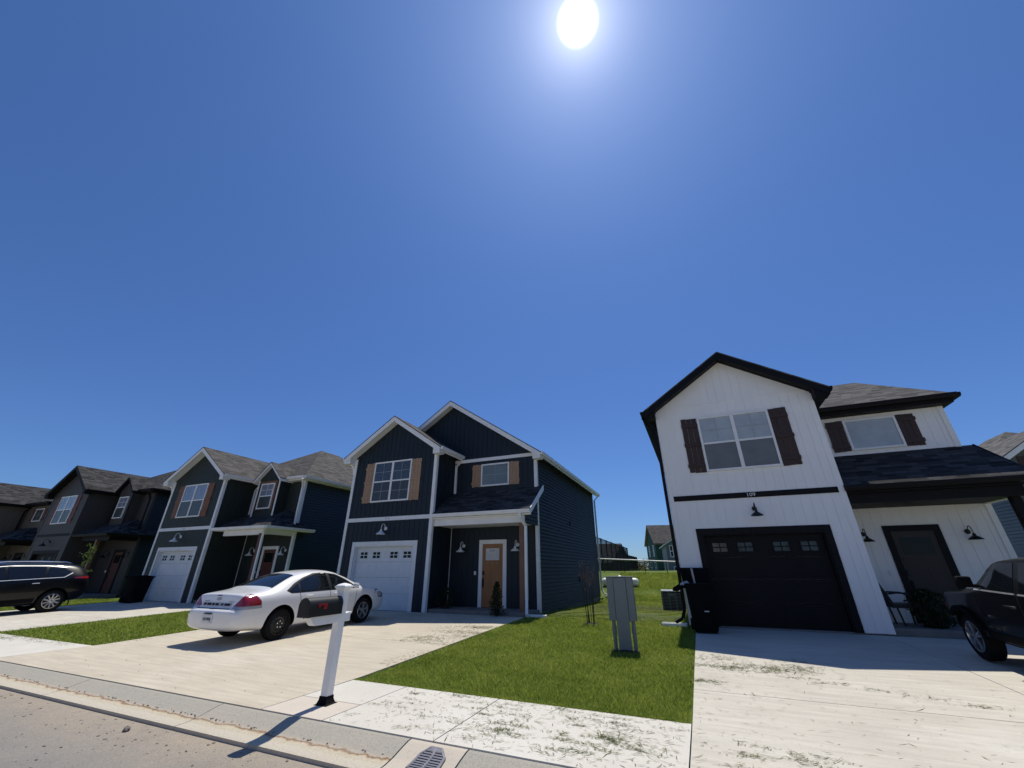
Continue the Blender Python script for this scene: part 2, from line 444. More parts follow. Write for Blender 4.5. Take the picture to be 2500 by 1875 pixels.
def paved(name, mat, x0, x1, ybreaks, xbreaks=(), lift=.012):
    mb = MB(); xs = [x0, *xbreaks, x1]
    for ya, yb in zip(ybreaks, ybreaks[1:]):
        for xa, xb in zip(xs, xs[1:]):
            n = max(1, int((yb-ya)/.8)); g = .006
            prof = [(ya+g+(yb-ya-2*g)*k/n) for k in range(n+1)]
            pts = [(y, gh(y)+lift) for y in prof]+[(y, gh(y)-.1) for y in prof[::-1]]
            # built as strips so that each slab follows the slope
            for (p, q) in zip(prof, prof[1:]):
                zp, zq = gh(p)+lift, gh(q)+lift
                mb.face([(xa+g, p, zp), (xb-g, p, zp), (xb-g, q, zq), (xa+g, q, zq)])
            for xe in (xa+g, xb-g): mb.face([(xe, y, z) for y, z in pts])
            for ye in (prof[0], prof[-1]):
                mb.face([(xa+g, ye, gh(ye)+lift), (xb-g, ye, gh(ye)+lift), (xb-g, ye, gh(ye)-.1), (xa+g, ye, gh(ye)-.1)])
    o = mb.build(name, mat, recalc=False); o['kind'] = 'structure'
    jb = MB(); ys = ybreaks
    for y in ys[1:-1]: jb.box(x0+.02, x1-.02, y-.03, y+.03, gh(y)-.05, gh(y)+lift-.006)
    for x in xbreaks:
        yy = np.linspace(ybreaks[0], ybreaks[-1], 12)
        for a, b in zip(yy, yy[1:]):
            a += .01; b -= .0
            jb.prism([(x-.03, a, gh(a)+lift-.007), (x+.03, a, gh(a)+lift-.007), (x+.03, b, gh(b)+lift-.007), (x-.03, b, gh(b)+lift-.007)], (0, 0, -.05))
    if jb.v:
        j = jb.build('joint', 'soil2'); j.parent = o
    return o
# walks between the drives; the drives run through to the kerb
paved('sidewalk', 'walk', -4.07, -.37, [4.165, 5.66], [-2.635])
paved('sidewalk', 'walk_warm', -5.04, -4.07, [4.165, 4.76])
paved('sidewalk', 'walk', -5.04, -4.07, [4.76, 5.66])
paved('sidewalk', 'walk', -17.2, -12.3, [4.165, 5.66], [-15.6, -14.0])
paved('sidewalk', 'walk', -28.55, -24.4, [4.165, 5.66], [-27, -25.7])
paved('sidewalk', 'walk', -40.7, -35.9, [4.165, 5.66], [-39, -37.5])
paved('sidewalk', 'walk', 6.85, 11.2, [4.165, 5.66], [8.3, 9.8])
paved('driveway', 'drive_warm', DRIVES[3][0], -5.04, [4.165, 8.35, 12.58])
paved('driveway', 'drive_pale', DRIVES[4][0], DRIVES[4][1], [4.165, 6.93, 9.75, 12.35], [3.42])
paved('driveway', 'drive_pale', DRIVES[2][0], DRIVES[2][1], [4.165, 8.2, 12.05], [-20.8])
paved('driveway', 'drive_pale', DRIVES[1][0], DRIVES[1][1], [4.165, 8.2, 11.65], [-32])
paved('driveway', 'drive_pale', DRIVES[0][0], DRIVES[0][1], [4.165, 8.2, 11.65], [-44])
paved('driveway', 'drive_pale', 11.2, 18.4, [4.165, 8.2, 14, 21.9], [15])

GY_S = GY
def flat(name, mat, x0, x1, y0, y1, z): struct(MB().box(x0, x1, y0, y1, z-.3, z).build(name, mat))
flat('bounce_soil', 'bounce_soil', -120, 90, -60, -10.6, -.04)  # unseen lot across the street, added to bounce warm light onto the facades
flat('sidewalk', 'walk', -60, 40, -10.6, -9.0, -.02)
for k in range(6): flat('driveway', 'drive_pale', -47+k*12.2, -38.5+k*12.2, -18, -10.6, .0)  # this paving and the walk above: out of view, added for sunlit bounce
struct(MB().box(-5.0, -.37, 5.662, 5.70, -.12, .004).build('soil', 'soil'))

# ---------------------------------------------------------------- storm drain grate
def grate():
    t = thing('drain_grate', 'grey iron storm drain grate with slots set in the kerb', 'drain grate', (0, 0, 0))
    def S(x, y, d=0):       # point on the kerb face
        z = np.interp(y, [3.645, 3.78, 3.90, 4.02, 4.12], [-.088, -.082, -.062, -.028, -.004]); return (x, y, z+d)
    yb, yt = 3.80, 4.085
    xl = lambda y: np.interp(y, [yb, 3.98, yt], [-2.665, -2.655, -2.60]); xr = lambda y: np.interp(y, [yb, 3.98, yt], [-2.36, -2.375, -2.475])
    hole_shade = MB(); hole_shade.face([S(xl(yb), yb, .004), S(xr(yb), yb, .004), S(xr(3.98), 3.98, .004), S(xr(yt), yt, .004), S(xl(yt), yt, .004), S(xl(3.98), 3.98, .004)])
    hole_shade.build('drain_shade', 'void', t, recalc=False)  # black sheet laid on the kerb, painted shade of the drain hole
    mb = MB(); n = 8; ys = np.linspace(yb, 4.03, n+1)
    for k, y in enumerate(ys):
        h = .008
        a, b = S(xl(y-h), y-h, .016), S(xr(y-h), y-h, .016); c, d = S(xr(y+h), y+h, .016), S(xl(y+h), y+h, .016)
        mb.prism([a, b, c, d], (0, 0, -.012))
    for fx in (lambda y: xl(y)+.012, lambda y: (xl(y)+xr(y))/2, lambda y: xr(y)-.012):
        yy = [yb-.008, 3.9, 3.98, 4.07]
        for p, q in zip(yy, yy[1:]): mb.bar(S(fx(p), p, .013), S(fx(q), q, .013), .024, .01)
    mb.prism([S(xl(4.03), 4.03, .017), S(xr(4.03), 4.03, .017), S(xr(yt), yt, .017), S(xl(yt), yt, .017)], (0, 0, -.012))
    mb.build('slotted_cover', 'iron', t)
grate()

# ---------------------------------------------------------------- houses
def lamp(parent, x, y, z, mat, name='wall_lamp', s=1.0):
    mb = MB()
    mb.lathe([(.065*s, 0), (.065*s, -.02), (.045*s, -.035)], (x, y, z), 'y', 16)
    pts = [(x, y-.02, z)]
    for k in range(13):
        a = math.pi*k/12; pts.append((x, y-.05-.17*s*(1-math.cos(a))/2*1.15, z+.13*s*math.sin(a)*1.1))
    e = pts[-1]; pts.append((e[0], e[1], e[2]-.05))
    mb.tube(pts, .011*s, 8)
    zz = z-.05
    mb.lathe([(.02*s, 0), (.034*s, -.01), (.04*s, -.06*s), (.075*s, -.085*s), (.155*s, -.145*s), (.16*s, -.165*s), (.15*s, -.16*s), (.03*s, -.07*s)], (e[0], e[1], zz), 'z', 20)
    return mb.build(name, mat, parent, True)

def window(parent, x0, x1, z0, z1, y, frame, upper, lower, double=True, sash=True, mun='white_trim', both=False):
    f = MB(); w = .055
    yb, yf = y+.0, y-.055
    f.box(x0, x1, yf, yb, z1-w, z1); f.box(x0, x1, yf, yb, z0, z0+w); f.box(x0, x0+w, yf, yb, z0+w, z1-w); f.box(x1-w, x1, yf, yb, z0+w, z1-w)
    cells = []
    zm = (z0+z1)/2
    if double:
        xm = (x0+x1)/2; f.box(xm-.045, xm+.045, yf, yb, z0+w, z1-w); cols = [(x0+w, xm-.045), (xm+.045, x1-w)]
    else: cols = [(x0+w, x1-w)]
    for a, b in cols:
        if sash:
            f.box(a, b, yf+.012, yb, zm-.025, zm+.025)
            cells += [(a, b, zm+.025, z1-w, upper), (a, b, z0+w, zm-.025, lower)]
        else: cells.append((a, b, z0+w, z1-w, upper))
    fo = f.build('window', frame, parent)
    for a, b, c, d, m in cells:
        p = MB(); p.box(a, b, y-.03, y-.012, c, d); p.build('pane', m, fo)
        if mun and (m == upper or both):
            g = MB(); xm = (a+b)/2; zz = (c+d)/2
            g.box(xm-.007, xm+.007, y-.036, y-.0305, c, d); g.box(a, xm-.007, y-.036, y-.0305, zz-.007, zz+.007); g.box(xm+.007, b, y-.036, y-.0305, zz-.007, zz+.007)
            g.build('muntin', mun, fo)
    return fo

def shutter(parent, x0, x1, z0, z1, y, mat):
    mb = MB(); n = 3; w = (x1-x0)/n
    for k in range(n):
        j = random.uniform(-.012, .012)
        mb.box(x0+k*w+.004, x0+(k+1)*w-.004, y-.022, y, z0+j, z1+j)
    h = z1-z0
    for zz in ([.12, .5, .86] if h > 1.2 else [.16, .84]):
        j = random.uniform(-.012, .012)
        mb.box(x0-.012+j, x1+.012+j, y-.045, y-.0225, z0+zz*h-.05, z0+zz*h+.05)
    return mb.build('shutter', mat, parent)

def house(c):
    t = thing(c['name'], c['label'], 'house', (c['x'], c['y'], c['z']), R_(c.get('rz', 0)))
    W, T, rec, D, he, p = c['W'], c['T'], c['rec'], c['D'], c['he'], .667
    dep = -.5
    tr, wl = c['trim'], c['wall']
    front = lambda u, w, d: (u, -d, w)
    rear_front = lambda u, w, d: (u, rec-d, w)
    rightw = lambda xx: (lambda u, w, d: (xx+d, u, w))
    leftw = lambda xx: (lambda u, w, d: (xx-d, u, w))
    gx0, gx1, gz1 = .66, 3.38, 2.10
    pk = he+p*W/2
    topz = lambda x: he+p*(min(x, W-x))
    GP, GD = c.get('gap', .014), c.get('gdep', .013)
    wm = MB()
    for poly in ([(0, 0), (gx0, 0), (gx0, topz(gx0)), (0, he)], [(gx1, 0), (W, 0), (W, he), (gx1, topz(gx1))],
                 [(gx0, gz1), (gx1, gz1), (gx1, topz(gx1)), (W/2, pk), (gx0, topz(gx0))]):
        planks(wm, poly, front, .22, GP, GD)
    planks(wm, [(.02, 0), (rec, 0), (rec, he), (.02, he)], rightw(W), .22, GP, GD)
    heM = c['heM']
    if c['main'] == 'gable':
        mpk = heM+p*T/2
        planks(wm, [(W, 0), (T, 0), (T, heM), (T/2, mpk), (.3, heM+.2), (.3, heM-.2), (W, heM-.2)], rear_front, .22, GP, GD)
    else:
        planks(wm, [(W, 0), (T, 0), (T, heM), (W, heM)], rear_front, .22, GP, GD)
    # back of the garage recess
    wm.box(gx0-.1, gx1+.1, .22, .3, 0, gz1+.1)
    wm.build('wall', wl, t)
    sm = MB()
    laps(sm, [(rec+.02, 0), (D, 0), (D, heM), (rec+.02, heM)], rightw(T))
    laps(sm, [(.02, 0), (D, 0), (D, min(he, heM)), (.02, min(he, heM))], leftw(0))
    if c['main'] == 'gable': sm.prism([(0, D, 0), (T, D, 0), (T, D, heM), (T/2, D, heM+p*T/2), (0, D, heM)], (0, -.1, 0))
    else: sm.box(0, T, D-.1, D, 0, heM)
    if c['porch'] == 'shed':
        laps(sm, [(.16, 2.72), (rec+.02, 2.72), (rec+.02, 3.98), (.16, 3.02)], rightw(T))
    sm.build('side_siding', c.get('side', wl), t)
    fm = MB(); fm.box(.02, W-.02, .03, D-.03, dep, -.001); fm.box(W-.02, T-.02, rec+.03, D-.03, dep, -.001)
    fm.build('foundation', 'foundation', t)
    # --- roofs
    rs, rt = MB(), MB(); tt = .15; sh = .035
    oh = c.get('oh', .34); ohf = .36
    zr = pk+.2; hs = W/2+oh
    yb_w = D-.6 if c['main'] != 'hip' else 5.2
    def gable(cx, hs, yf, yb, zr, th=tt):
        for s in (-1, 1):
            q = [(cx+s*hs, yf, zr-p*hs), (cx, yf, zr), (cx, yb, zr), (cx+s*hs, yb, zr-p*hs)]
            e = [(cx+s*(hs+.02), yf-.02, zr-p*(hs+.02)), (cx, yf-.02, zr), (cx, yb, zr), (cx+s*(hs+.02), yb, zr-p*(hs+.02))]
            slab(rs, [(a, b, z) for a, b, z in e], sh)
            slab(rt, [(a, b, z-sh-.002) for a, b, z in q], tt)
            # front rake board, a little proud, and boxed eave return
            rk = [(cx+s*hs, yf-.012, zr-p*hs-sh-.004), (cx, yf-.012, zr-sh-.004), (cx, yf-.012, zr-sh-.004-.2), (cx+s*hs, yf-.012, zr-p*hs-sh-.004-.2)]
            rt.prism(rk, (0, .03, 0))
            zb = zr-p*hs-sh-tt-.06
            rt.prism([(cx+s*(hs-.01), yf+.02, zb), (cx+s*(hs-.01), yf+.02, zb+.12), (cx+s*(hs-oh+.02), yf+.02, zb+.12+p*(oh-.04)), (cx+s*(hs-oh+.02), yf+.02, zb)], (0, ohf-.04, 0))
    gable(W/2, hs, -ohf, yb_w, zr)
    if c['main'] == 'gable':
        mz = heM+p*T/2+.2; gable(T/2, T/2+.3, rec-.34, D+.35, mz)
    elif c['main'] == 'hip':
        e = heM+.12; x0, x1, y0, y1 = -.3, T+.33, rec-.35, D+.35; h2 = (x1-x0)/2; cx = (x0+x1)/2
        zz = e+p*h2; A, B = (cx, y0+h2, zz), (cx, y1-h2, zz)
        for q in ([(x0, y0, e), (x1, y0, e), A], [(x1, y0, e), (x1, y1, e), B, A], [(x1, y1, e), (x0, y1, e), B], [(x0, y1, e), (x0, y0, e), A, B]):
            slab(rs, q, sh)
        rt.box(x0+.04, x1-.04, y0+.04, y1-.04, e-.2, e-.037)
    else:   # ridge across the front, hipped at the right end
        e = heM+.12; x1 = T+.22; y0 = rec-.35; ax, ay, az = 6.32, 3.36, 7.0; e = 5.55
        A, B = (ax, ay, az), (1.2, ay, az); y1 = D+.35
        for q in ([(W-.6, y0, e), (x1, y0, e), A, (W-.6, ay, az)], [(x1, y0, e), (x1, y1, e), A], [(x1, y1, e), (-.3, y1, e), B, A], [(-.3, y1, e), (-.3, 2, e), B]):
            slab(rs, q, sh)
        rt.box(W+.02, x1-.04, y0+.04, rec+.1, e-.24, e-.037); rt.box(T-.1, x1-.04, rec+.1, y1-.04, e-.24, e-.037)
    if c.get('dormer'):
        dx0, dx1, dy = c['dormer']; dcx = (dx0+dx1)/2; dhe = heM+.02; dw = dx1-dx0
        dm = MB(); planks(dm, [(dx0, 3.3), (dx1, 3.3), (dx1, dhe), (dcx, dhe+p*1.35*dw/2), (dx0, dhe)], lambda u, w, d: (u, dy-d, w))
        for xx, fn in ((dx0, leftw(dx0)), (dx1, rightw(dx1))): planks(dm, [(dy+.02, 3.3), (rec, 3.3), (rec, dhe), (dy+.02, dhe)], fn)
        dm.build('dormer_wall', wl, t)
        op = p; p2 = p*1.35; dhs = dw/2+.18; dz = dhe+p2*dw/2+.16
        for s in (-1, 1):
            q = [(dcx+s*dhs, dy-.2, dz-p2*dhs), (dcx, dy-.2, dz), (dcx, rec+2.2, dz), (dcx+s*dhs, rec+2.2, dz-p2*dhs)]
            slab(rs, [(a+s*0.0, b-(.02 if k < 2 else 0), z) for k, (a, b, z) in enumerate(q)], sh); slab(rt, [(a, b, z-sh-.002) for a, b, z in q], .12)
        for xx in (dx0, dx1-.09): MB().box(xx, xx+.09, dy-.03, dy+.0, 3.5, dhe).build('corner_trim', tr, t)
        window(t, dcx-.47, dcx+.47, 3.94, 5.15, dy-.014, 'white_trim', c['glass'][0], c['glass'][1], False, True)
        if c.get('dormer_sur'):
            MB().box(dcx-.6, dcx+.6, dy-.03, dy-.0125, 5.152, 5.27).build('window_surround', c['shutter'], t)
            for xx in (-.57, .475): MB().box(dcx+xx, dcx+xx+.1, dy-.03, dy-.0125, 3.9, 5.15).build('window_surround', c['shutter'], t)
    # porch roof
    pr = MB(); pt = MB()
    if c['porch'] == 'shed':
        xa, xb = W+.02, T+.27; zf, zb = 3.16, 3.16+.667*(rec+.02)
        slab(pr, [(xa, -.06, zf-.03), (xb, -.06, zf-.03), (xb, rec-.0, zb), (xa, rec-.0, zb)], .035)
        slab(pt, [(xa, -.02, zf-.05), (xb-.02, -.02, zf-.05), (xb-.02, rec-.02, zb-.045), (xa, rec-.02, zb-.045)], .1)
        pt.prism([(xb-.02, -.03, zf-.01), (xb-.02, rec-.01, zb+.02), (xb-.02, rec-.01, zb-.17), (xb-.02, -.03, zf-.2)], (.03, 0, 0))
        pt.box(xa, T, .1, .28, 2.72, 3.04)       # beam
        pt.box(xa, T-.02, .28, rec-.01, 2.74, 2.80)   # ceiling
        pt.box(xa, xb-.03, -.0, .1, 2.94, 2.99)
        gut = [((xa, -.075, 3.05), (xb, -.075, 3.05))]
    else:
        xa, xb = W+.02, T+.33; zf, zb = 3.02, 3.75; y0 = .12
        A = (xa, rec, zb+.25)
        slab(pr, [(xa, y0-.05, zf), (xb, y0-.05, zf), (xb-1.0, rec, zb+.15), (xa, rec, zb+.15)], .035)
        slab(pr, [(xb, y0-.05, zf), (xb, rec+.9, zf), (xb-1.0, rec, zb+.15)], .035)
        pt.box(xa, xb-.03, y0, rec-.01, zf-.13, zf-.04); pt.box(T, xb-.03, rec-.01, rec+.8, zf-.13, zf-.04)
        pt.box(xa+.5, T, y0+.18, y0+.36, 2.68, zf-.13); pt.box(T-.16, T, y0+.36, rec-.01, 2.70, zf-.13)
        gut = [((xa, y0-.08, zf-.06), (xb, y0-.08, zf-.06)), ((xb+.02, y0-.08, zf-.06), (xb+.02, rec+.8, zf-.06))]
    pr.build('porch_roof', c.get('porch_mat', 'roof_dark'), t); pt.build('porch_beam', c.get('beam', tr), t)
    rs.build('roof', c['roof'], t); rt.build('roof_trim', tr, t)
    # gutters
    we = zr-p*hs-.06
    gut.append(((W/2+hs+.05, -ohf+.03, we), (W/2+hs+.05, rec+.15, we)))
    gut.append(((W/2-hs-.05, -ohf+.03, we), (W/2-hs-.05, D-.4, we)))
    if c['main'] == 'gable': gut.append(((T+.34, rec-.34, heM-.06), (T+.34, D+.35, heM-.06)))
    elif c['main'] == 'hip': gut += [((W+.4, rec-.40, heM+.04), (T+.33, rec-.40, heM+.04)), ((T+.38, rec-.40, heM+.04), (T+.38, D+.3, heM+.04))]
    else: gut += [((W+.3, rec-.41, 5.47), (T+.24, rec-.41, 5.47)), ((T+.28, rec-.41, 5.47), (T+.28, D, 5.47))]
    for a, b in gut:
        g = MB()
        ax_ = Vector(b)-Vector(a); al = abs(ax_.y) > abs(ax_.x)
        sec = [(-.055, -.05), (.03, -.06), (.055, .0), (.06, .06), (-.055, .06)]
        sgn = 1
        if al: sgn = 1 if a[0] > T/2-2 and a[0] > 0 else -1; pts = [(a[0]+u*sgn, a[1], a[2]+w) for u, w in sec]
        else: pts = [(a[0], a[1]-u, a[2]+w) for u, w in sec]
        g.prism(pts, ax_); g.build('gutter', tr, t)
    for pts in c.get('spouts', []):
        MB().path(pts, .085, .065).build('downspout', tr, t)
    # trims
    for (x0, x1) in c.get('corners', [(-.02, .1), (W-.1, W+.02)]):
        cm = MB(); cm.box(x0, x1, -.03, -.0135 if 0 else -.001, 0, he-.05)
        if x0 < 0: cm.box(-.03, -.021, -.03, .09, 0, he-.05)
        else: cm.box(x1+.001, x1+.014, -.03, .09, 0, he-.05)
        cm.build('corner_trim', c.get('corner_mat', tr), t)
    if c.get('right_corner', True):
        rc = MB(); rc.box(T-.08, T+.025, rec-.03, rec-.001, 0, heM-.02); rc.box(T+.0255, T+.038, rec-.03, rec+.09, 0, heM-.02)
        rc.build('corner_trim', c.get('corner_mat', tr), t)
    MB().box(W+.001, W+.03, rec-.032, rec-.001, .1, heM-.1).build('corner_trim', c.get('corner_mat', tr), t)
    MB().box(.105 if c.get('inset_band') else .1, W-.1, -.03, -.0135, 2.985, 3.125).build('trim_band', tr, t)
    MB().box(.1, W-.1, -.022, -.0135, he+.04, he+.075).build('gable_seam', wl, t)
    if c['main'] == 'gable': MB().box(W, T-.06, rec-.035, rec-.0135, heM-.06, heM+.07).build('trim_band', tr, t)
    if c.get('number'): text('house_number', c['number'], .13, c['num_mat'], t, (2.02, -.031, 3.055), (R_(90), 0, 0), .003, c.get('num_off', 0), 1.15)
    # garage
    gm = MB(); gw = .14
    gm.box(gx0-gw, gx1+gw, -.032, -.0005, gz1, gz1+.15); gm.box(gx0-gw, gx0, -.032, -.0005, 0, gz1); gm.box(gx1, gx1+gw, -.032, -.0005, 0, gz1)
    gm.box(gx0, gx0+.035, -.0, .16, 0, gz1); gm.box(gx1-.035, gx1, -.0, .16, 0, gz1); gm.box(gx0+.035, gx1-.035, 0, .16, gz1-.035, gz1)
    gm.build('garage_frame', c.get('gframe', tr), t)
    gd = MB(); n = 4; hh = (gz1-.04)/n; gy = .14
    wins = []
    for k in range(n):
        z0 = .005+k*hh
        gd.box(gx0+.036, gx1-.036, gy, gy+.05, z0+.003, z0+hh-.003)
        m_ = 4; cw = (gx1-gx0-.07)/m_
        for j in range(m_):
            off = {0: 0, 1: -.07, 2: .07, 3: 0}[j]
            cx = gx0+.035+cw*(j+.5)+off
            if k < 3: gd.box(cx-cw*.40, cx+cw*.40, gy-.006, gy, z0+.09, z0+hh-.09)
            else: wins.append((cx, z0+.13, z0+.34))
    d = gd.build('garage_door', c['gdoor'], t)
    for (cx, za, zb_) in wins:
        f = MB(); w2 = .165
        for a, b in ((cx-w2-.03, cx-w2), (cx+w2, cx+w2+.03), (cx-.012, cx+.012)): f.box(a, b, gy-.014, gy, za-.03, zb_+.03)
        zc = (za+zb_)/2
        for a, b in ((cx-w2, cx-.012), (cx+.012, cx+w2)):
            for z in (za-.03, zc-.012, zb_): f.box(a, b, gy-.0135, gy, z, z+(.024 if z == zc-.012 else .03))
        f.build('door_window_frame', c['gdoor'], d)
        MB().box(cx-w2, cx+w2, gy-.005, gy+.002, za, zb_).build('pane', c.get('gpane', 'dark_glass'), d)
    # windows
    wz0, wz1 = c.get('wz', (3.69, 5.28))
    window(t, 1.10, 2.93, wz0, wz1, -.014, 'white_trim', c['glass'][0], c['glass'][1], mun=c.get('mun', 'mun_grey'), both=c.get('both', False))
    for a, b in ((.66, 1.09), (2.94, 3.37)): shutter(t, a, b, wz0, wz1, -.014, c['shutter'])
    if c.get('win2'):
        a, b, z0, z1 = c['win2']
        window(t, a, b, z0, z1, rec-.014, 'white_trim', c['glass'][2], c['glass'][2], False, False, mun=c.get('mun2', 'mun_grey'))
        for q, r in ((a-.41, a-.01), (b+.01, b+.41)): shutter(t, q, r, z0, z1, rec-.014, c['shutter'])
    for (vy, vz) in c.get('vents', []): MB().box(T+.001, T+.06, vy-.09, vy+.09, vz-.1, vz+.1).build('vent', c.get('side', wl), t)
    # porch: slab, door, lamps, post
    MB().box(W+.03, T-.0, .15, rec-.02, -.3, .1).build('porch_slab', 'foundation', t)
    dx, dw = c['door']; y = rec-.014; dz = .1
    fr = MB(); ft = .14
    fr.box(dx-dw/2-ft, dx-dw/2, y-.03, y, dz, dz+2.05); fr.box(dx+dw/2, dx+dw/2+ft, y-.03, y, dz, dz+2.05); fr.box(dx-dw/2-ft, dx+dw/2+ft, y-.03, y, dz+2.05, dz+2.05+ft)
    fr.build('door_frame', c.get('dframe', tr), t)
    dr = MB(); dr.box(dx-dw/2, dx+dw/2, y-.012, y, dz+.01, dz+2.05)
    for a, b in ((-dw/2+.1, -.05), (.05, dw/2-.1)): dr.box(dx+a, dx+b, y-.018, y-.0125, dz+.2, dz+1.3)
    dr.box(dx-dw/2+.06, dx+dw/2-.06, y-.03, y-.0125, dz+1.37, dz+1.43)
    do = dr.build('front_door', c['dmat'], t)
    MB().box(dx-dw/2+.12, dx+dw/2-.12, y-.02, y-.0125, dz+1.5, dz+1.9).build('door_pane', c.get('dglass', 'dark_glass'), do)
    if c.get('notice'):
        nt_ = MB(); nt_.box(dx-dw/2+.135, dx+dw/2-.135, y-.027, y-.0215, dz+1.5, dz+1.9); no = nt_.build('paper_notice', 'paper', do)
        MB().box(dx-.11, dx+.1, y-.0285, y-.0272, dz+1.8, dz+1.83).build('notice_heading', 'grey_num', no)
        for a in (-.2, 0, .2): MB().box(dx+a-.03, dx+a+.03, y-.034, y-.0305, dz+1.375, dz+1.42).build('dentil', 'sh_tan', do)
    hd = MB(); hd.box(dx-dw/2+.03, dx-dw/2+.09, y-.05, y-.0125, dz+1.02, dz+1.15); hd.box(dx-dw/2+.03, dx-dw/2+.08, y-.045, y-.0125, dz+.62, dz+.92)
    hd.tube([(dx-dw/2+.055, y-.045, dz+.9), (dx-dw/2+.055, y-.09, dz+.85), (dx-dw/2+.055, y-.09, dz+.7), (dx-dw/2+.055, y-.045, dz+.65)], .012)
    hd.build('door_handle', 'black_metal', do)
    MB().box(dx-dw/2-.32, dx-dw/2-.25, y-.03, y, 1.12, 1.24).build('doorbell', 'white_trim', t)
    ls = c.get('lampsize', 1.0)
    for lx in c['lamps']: lamp(t, lx, rec-.014, 2.1, c.get('lampmat', 'white_metal'), s=ls)
    lamp(t, 2.02, -.015, 2.70, c.get('lampmat', 'white_metal'), s=1.05*ls)
    if c.get('post') is not None:
        px_, py_ = c['post']
        MB().box(px_-.075, px_+.075, py_-.075, py_+.075, .1, c.get('posttop', 2.72)).build('porch_post', c.get('postmat', 'post_wood'), t)
    return t

gl_dark = blind('glass_dark_blinds', (.055, .06, .068), .3); gl_dark2 = blind('glass_dark_screen', (.04, .043, .046), .4, .5, .4)
gl_pale = blind('glass_pale_blinds', (.42, .46, .47), .82); gl_pale2 = blind('glass_pale_screen', (.15, .16, .165), .85, .25, .5)
gl_green = blind('glass_green_tint', (.16, .19, .17), .8)
gl_blue = blind('glass_sky_blinds', (.22, .25, .33), .85); gl_blue2 = blind('glass_grey_screen', (.05, .056, .052), .8, .4, .4)
for k, v in dict(gd=gl_dark, gd2=gl_dark2, gp=gl_pale, gp2=gl_pale2, gg=gl_green, gb=gl_blue, gb2=gl_blue2).items(): M[k] = v
M['w_navy'] = siding('navy_siding', (.0085, .017, .026)); M['w_white'] = siding('white_siding', (.84, .835, .82), .6, .03)
M['s_navy'] = siding('navy_lap_siding', (.013, .020, .022), .65)
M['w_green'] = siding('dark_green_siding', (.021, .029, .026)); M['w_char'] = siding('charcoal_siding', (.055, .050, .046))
M['w_tan'] = siding('taupe_siding', (.115, .10, .075)); M['w_sage'] = siding('sage_siding', (.085, .10, .085)); M['w_grey'] = siding('grey_siding', (.16, .16, .17))
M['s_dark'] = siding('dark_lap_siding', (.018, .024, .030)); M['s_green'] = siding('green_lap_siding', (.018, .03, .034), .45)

T_ = .0
house(dict(name='navy_house', label='navy blue house with white trim, tan shutters and oak front door', x=-12.70, y=12.60, z=.2, rz=.4, W=4.04, T=7.6, rec=1.4, D=11.1,
    he=5.58, heM=5.33, main='gable', porch='shed', wall='w_navy', side='s_navy', trim='white_trim', roof='roof_brown', shutter='sh_tan', glass=('gd', 'gd2', 'gg'),
    gdoor='white_metal', win2=(5.29, 6.5, 4.25, 5.13), door=(5.85, .82), dmat='door_wood', notice=True, vents=[(5.8, 3.2), (6.9, .9)], lamps=(4.63, 6.83), post=(7.44, .3), number='111', num_mat='grey_num', both=True,
    spouts=[[(4.42, 1.5, 5.5), (4.3, 1.33, 5.3), (4.14, 1.33, 5.15), (4.14, 1.33, 3.92)],
            [(7.52, -.08, 3.0), (7.52, -.08, 2.85), (7.63, .14, 2.6), (7.63, .14, .45), (7.70, -.05, .15), (7.76, -.2, .08)],
            [(7.92, 11.2, 5.2), (7.70, 11.12, 4.95), (7.70, 11.12, .3), (7.85, 11.12, .1), (8.15, 11.1, .05)],
            [(-.4, -.2, 5.55), (-.07, -.02, 5.2), (-.07, .06, 4.9)]]))
house(dict(name='white_house', label='white board siding house with black trim and black garage door', x=-.48, y=12.37, z=.24, W=4.03, T=7.24, rec=1.53, D=9.2,
    he=5.69, heM=5.42, main='hipx', porch='shed', wall='w_white', gap=.011, gdep=.010, mun='mun_grey', mun2=None, trim='black_trim', roof='roof_grey', shutter='sh_brown', glass=('gp', 'gp2', 'gp'), corner_mat='w_white',
    gdoor='black_trim', gpane='light_glass', win2=(4.98, 6.19, 4.30, 5.20), door=(5.56, .86), dmat='door_dark', dframe='black_trim', lamps=(4.55, 6.62), lampsize=.86, lampmat='black_metal',
    post=(7.12, .32), postmat='black_trim', number='109', num_mat='paper', num_off=.001, wz=(3.74, 5.34), inset_band=True, right_corner=True,
    spouts=[[(-.4, -.25, 5.5), (-.08, -.03, 5.1), (-.08, -.03, .35), (-.16, -.05, .14), (-.34, -.08, .05)], [(7.5, -.08, 3.0), (7.4, .1, 2.6), (7.4, .1, .3)]]))
house(dict(name='green_house', label='dark green house with white trim, orange brown shutters and small dormer', x=-24.40, y=12.1, z=.2, W=4.06, T=7.3, rec=1.8, D=10.5,
    he=5.45, heM=5.32, main='hip', porch='hip', wall='w_green', side='s_green', trim='white_trim', roof='roof_brown', shutter='sh_orange', glass=('gb', 'gb2', 'gg'), dormer=(4.72, 6.28, 1.25), dormer_sur=True,
    gdoor='white_metal', door=(6.0, .8), dmat='door_red', lamps=(4.9, 7.0), post=(7.14, .32), postmat='door_red', number='113', num_mat='grey_num', wz=(3.58, 5.15),
    spouts=[[(4.42, 1.75, 5.3), (4.3, 1.55, 5.1), (4.14, 1.55, 4.95), (4.14, 1.55, 3.7)], [(7.66, 1.3, 5.25), (7.40, 1.62, 4.95), (7.40, 1.62, 3.2)],
            [(7.5, .1, 2.9), (7.36, .22, 2.6), (7.36, .22, .3)], [(-.4, -.2, 5.4), (-.07, -.02, 5.1), (-.07, .06, 4.8)]]))
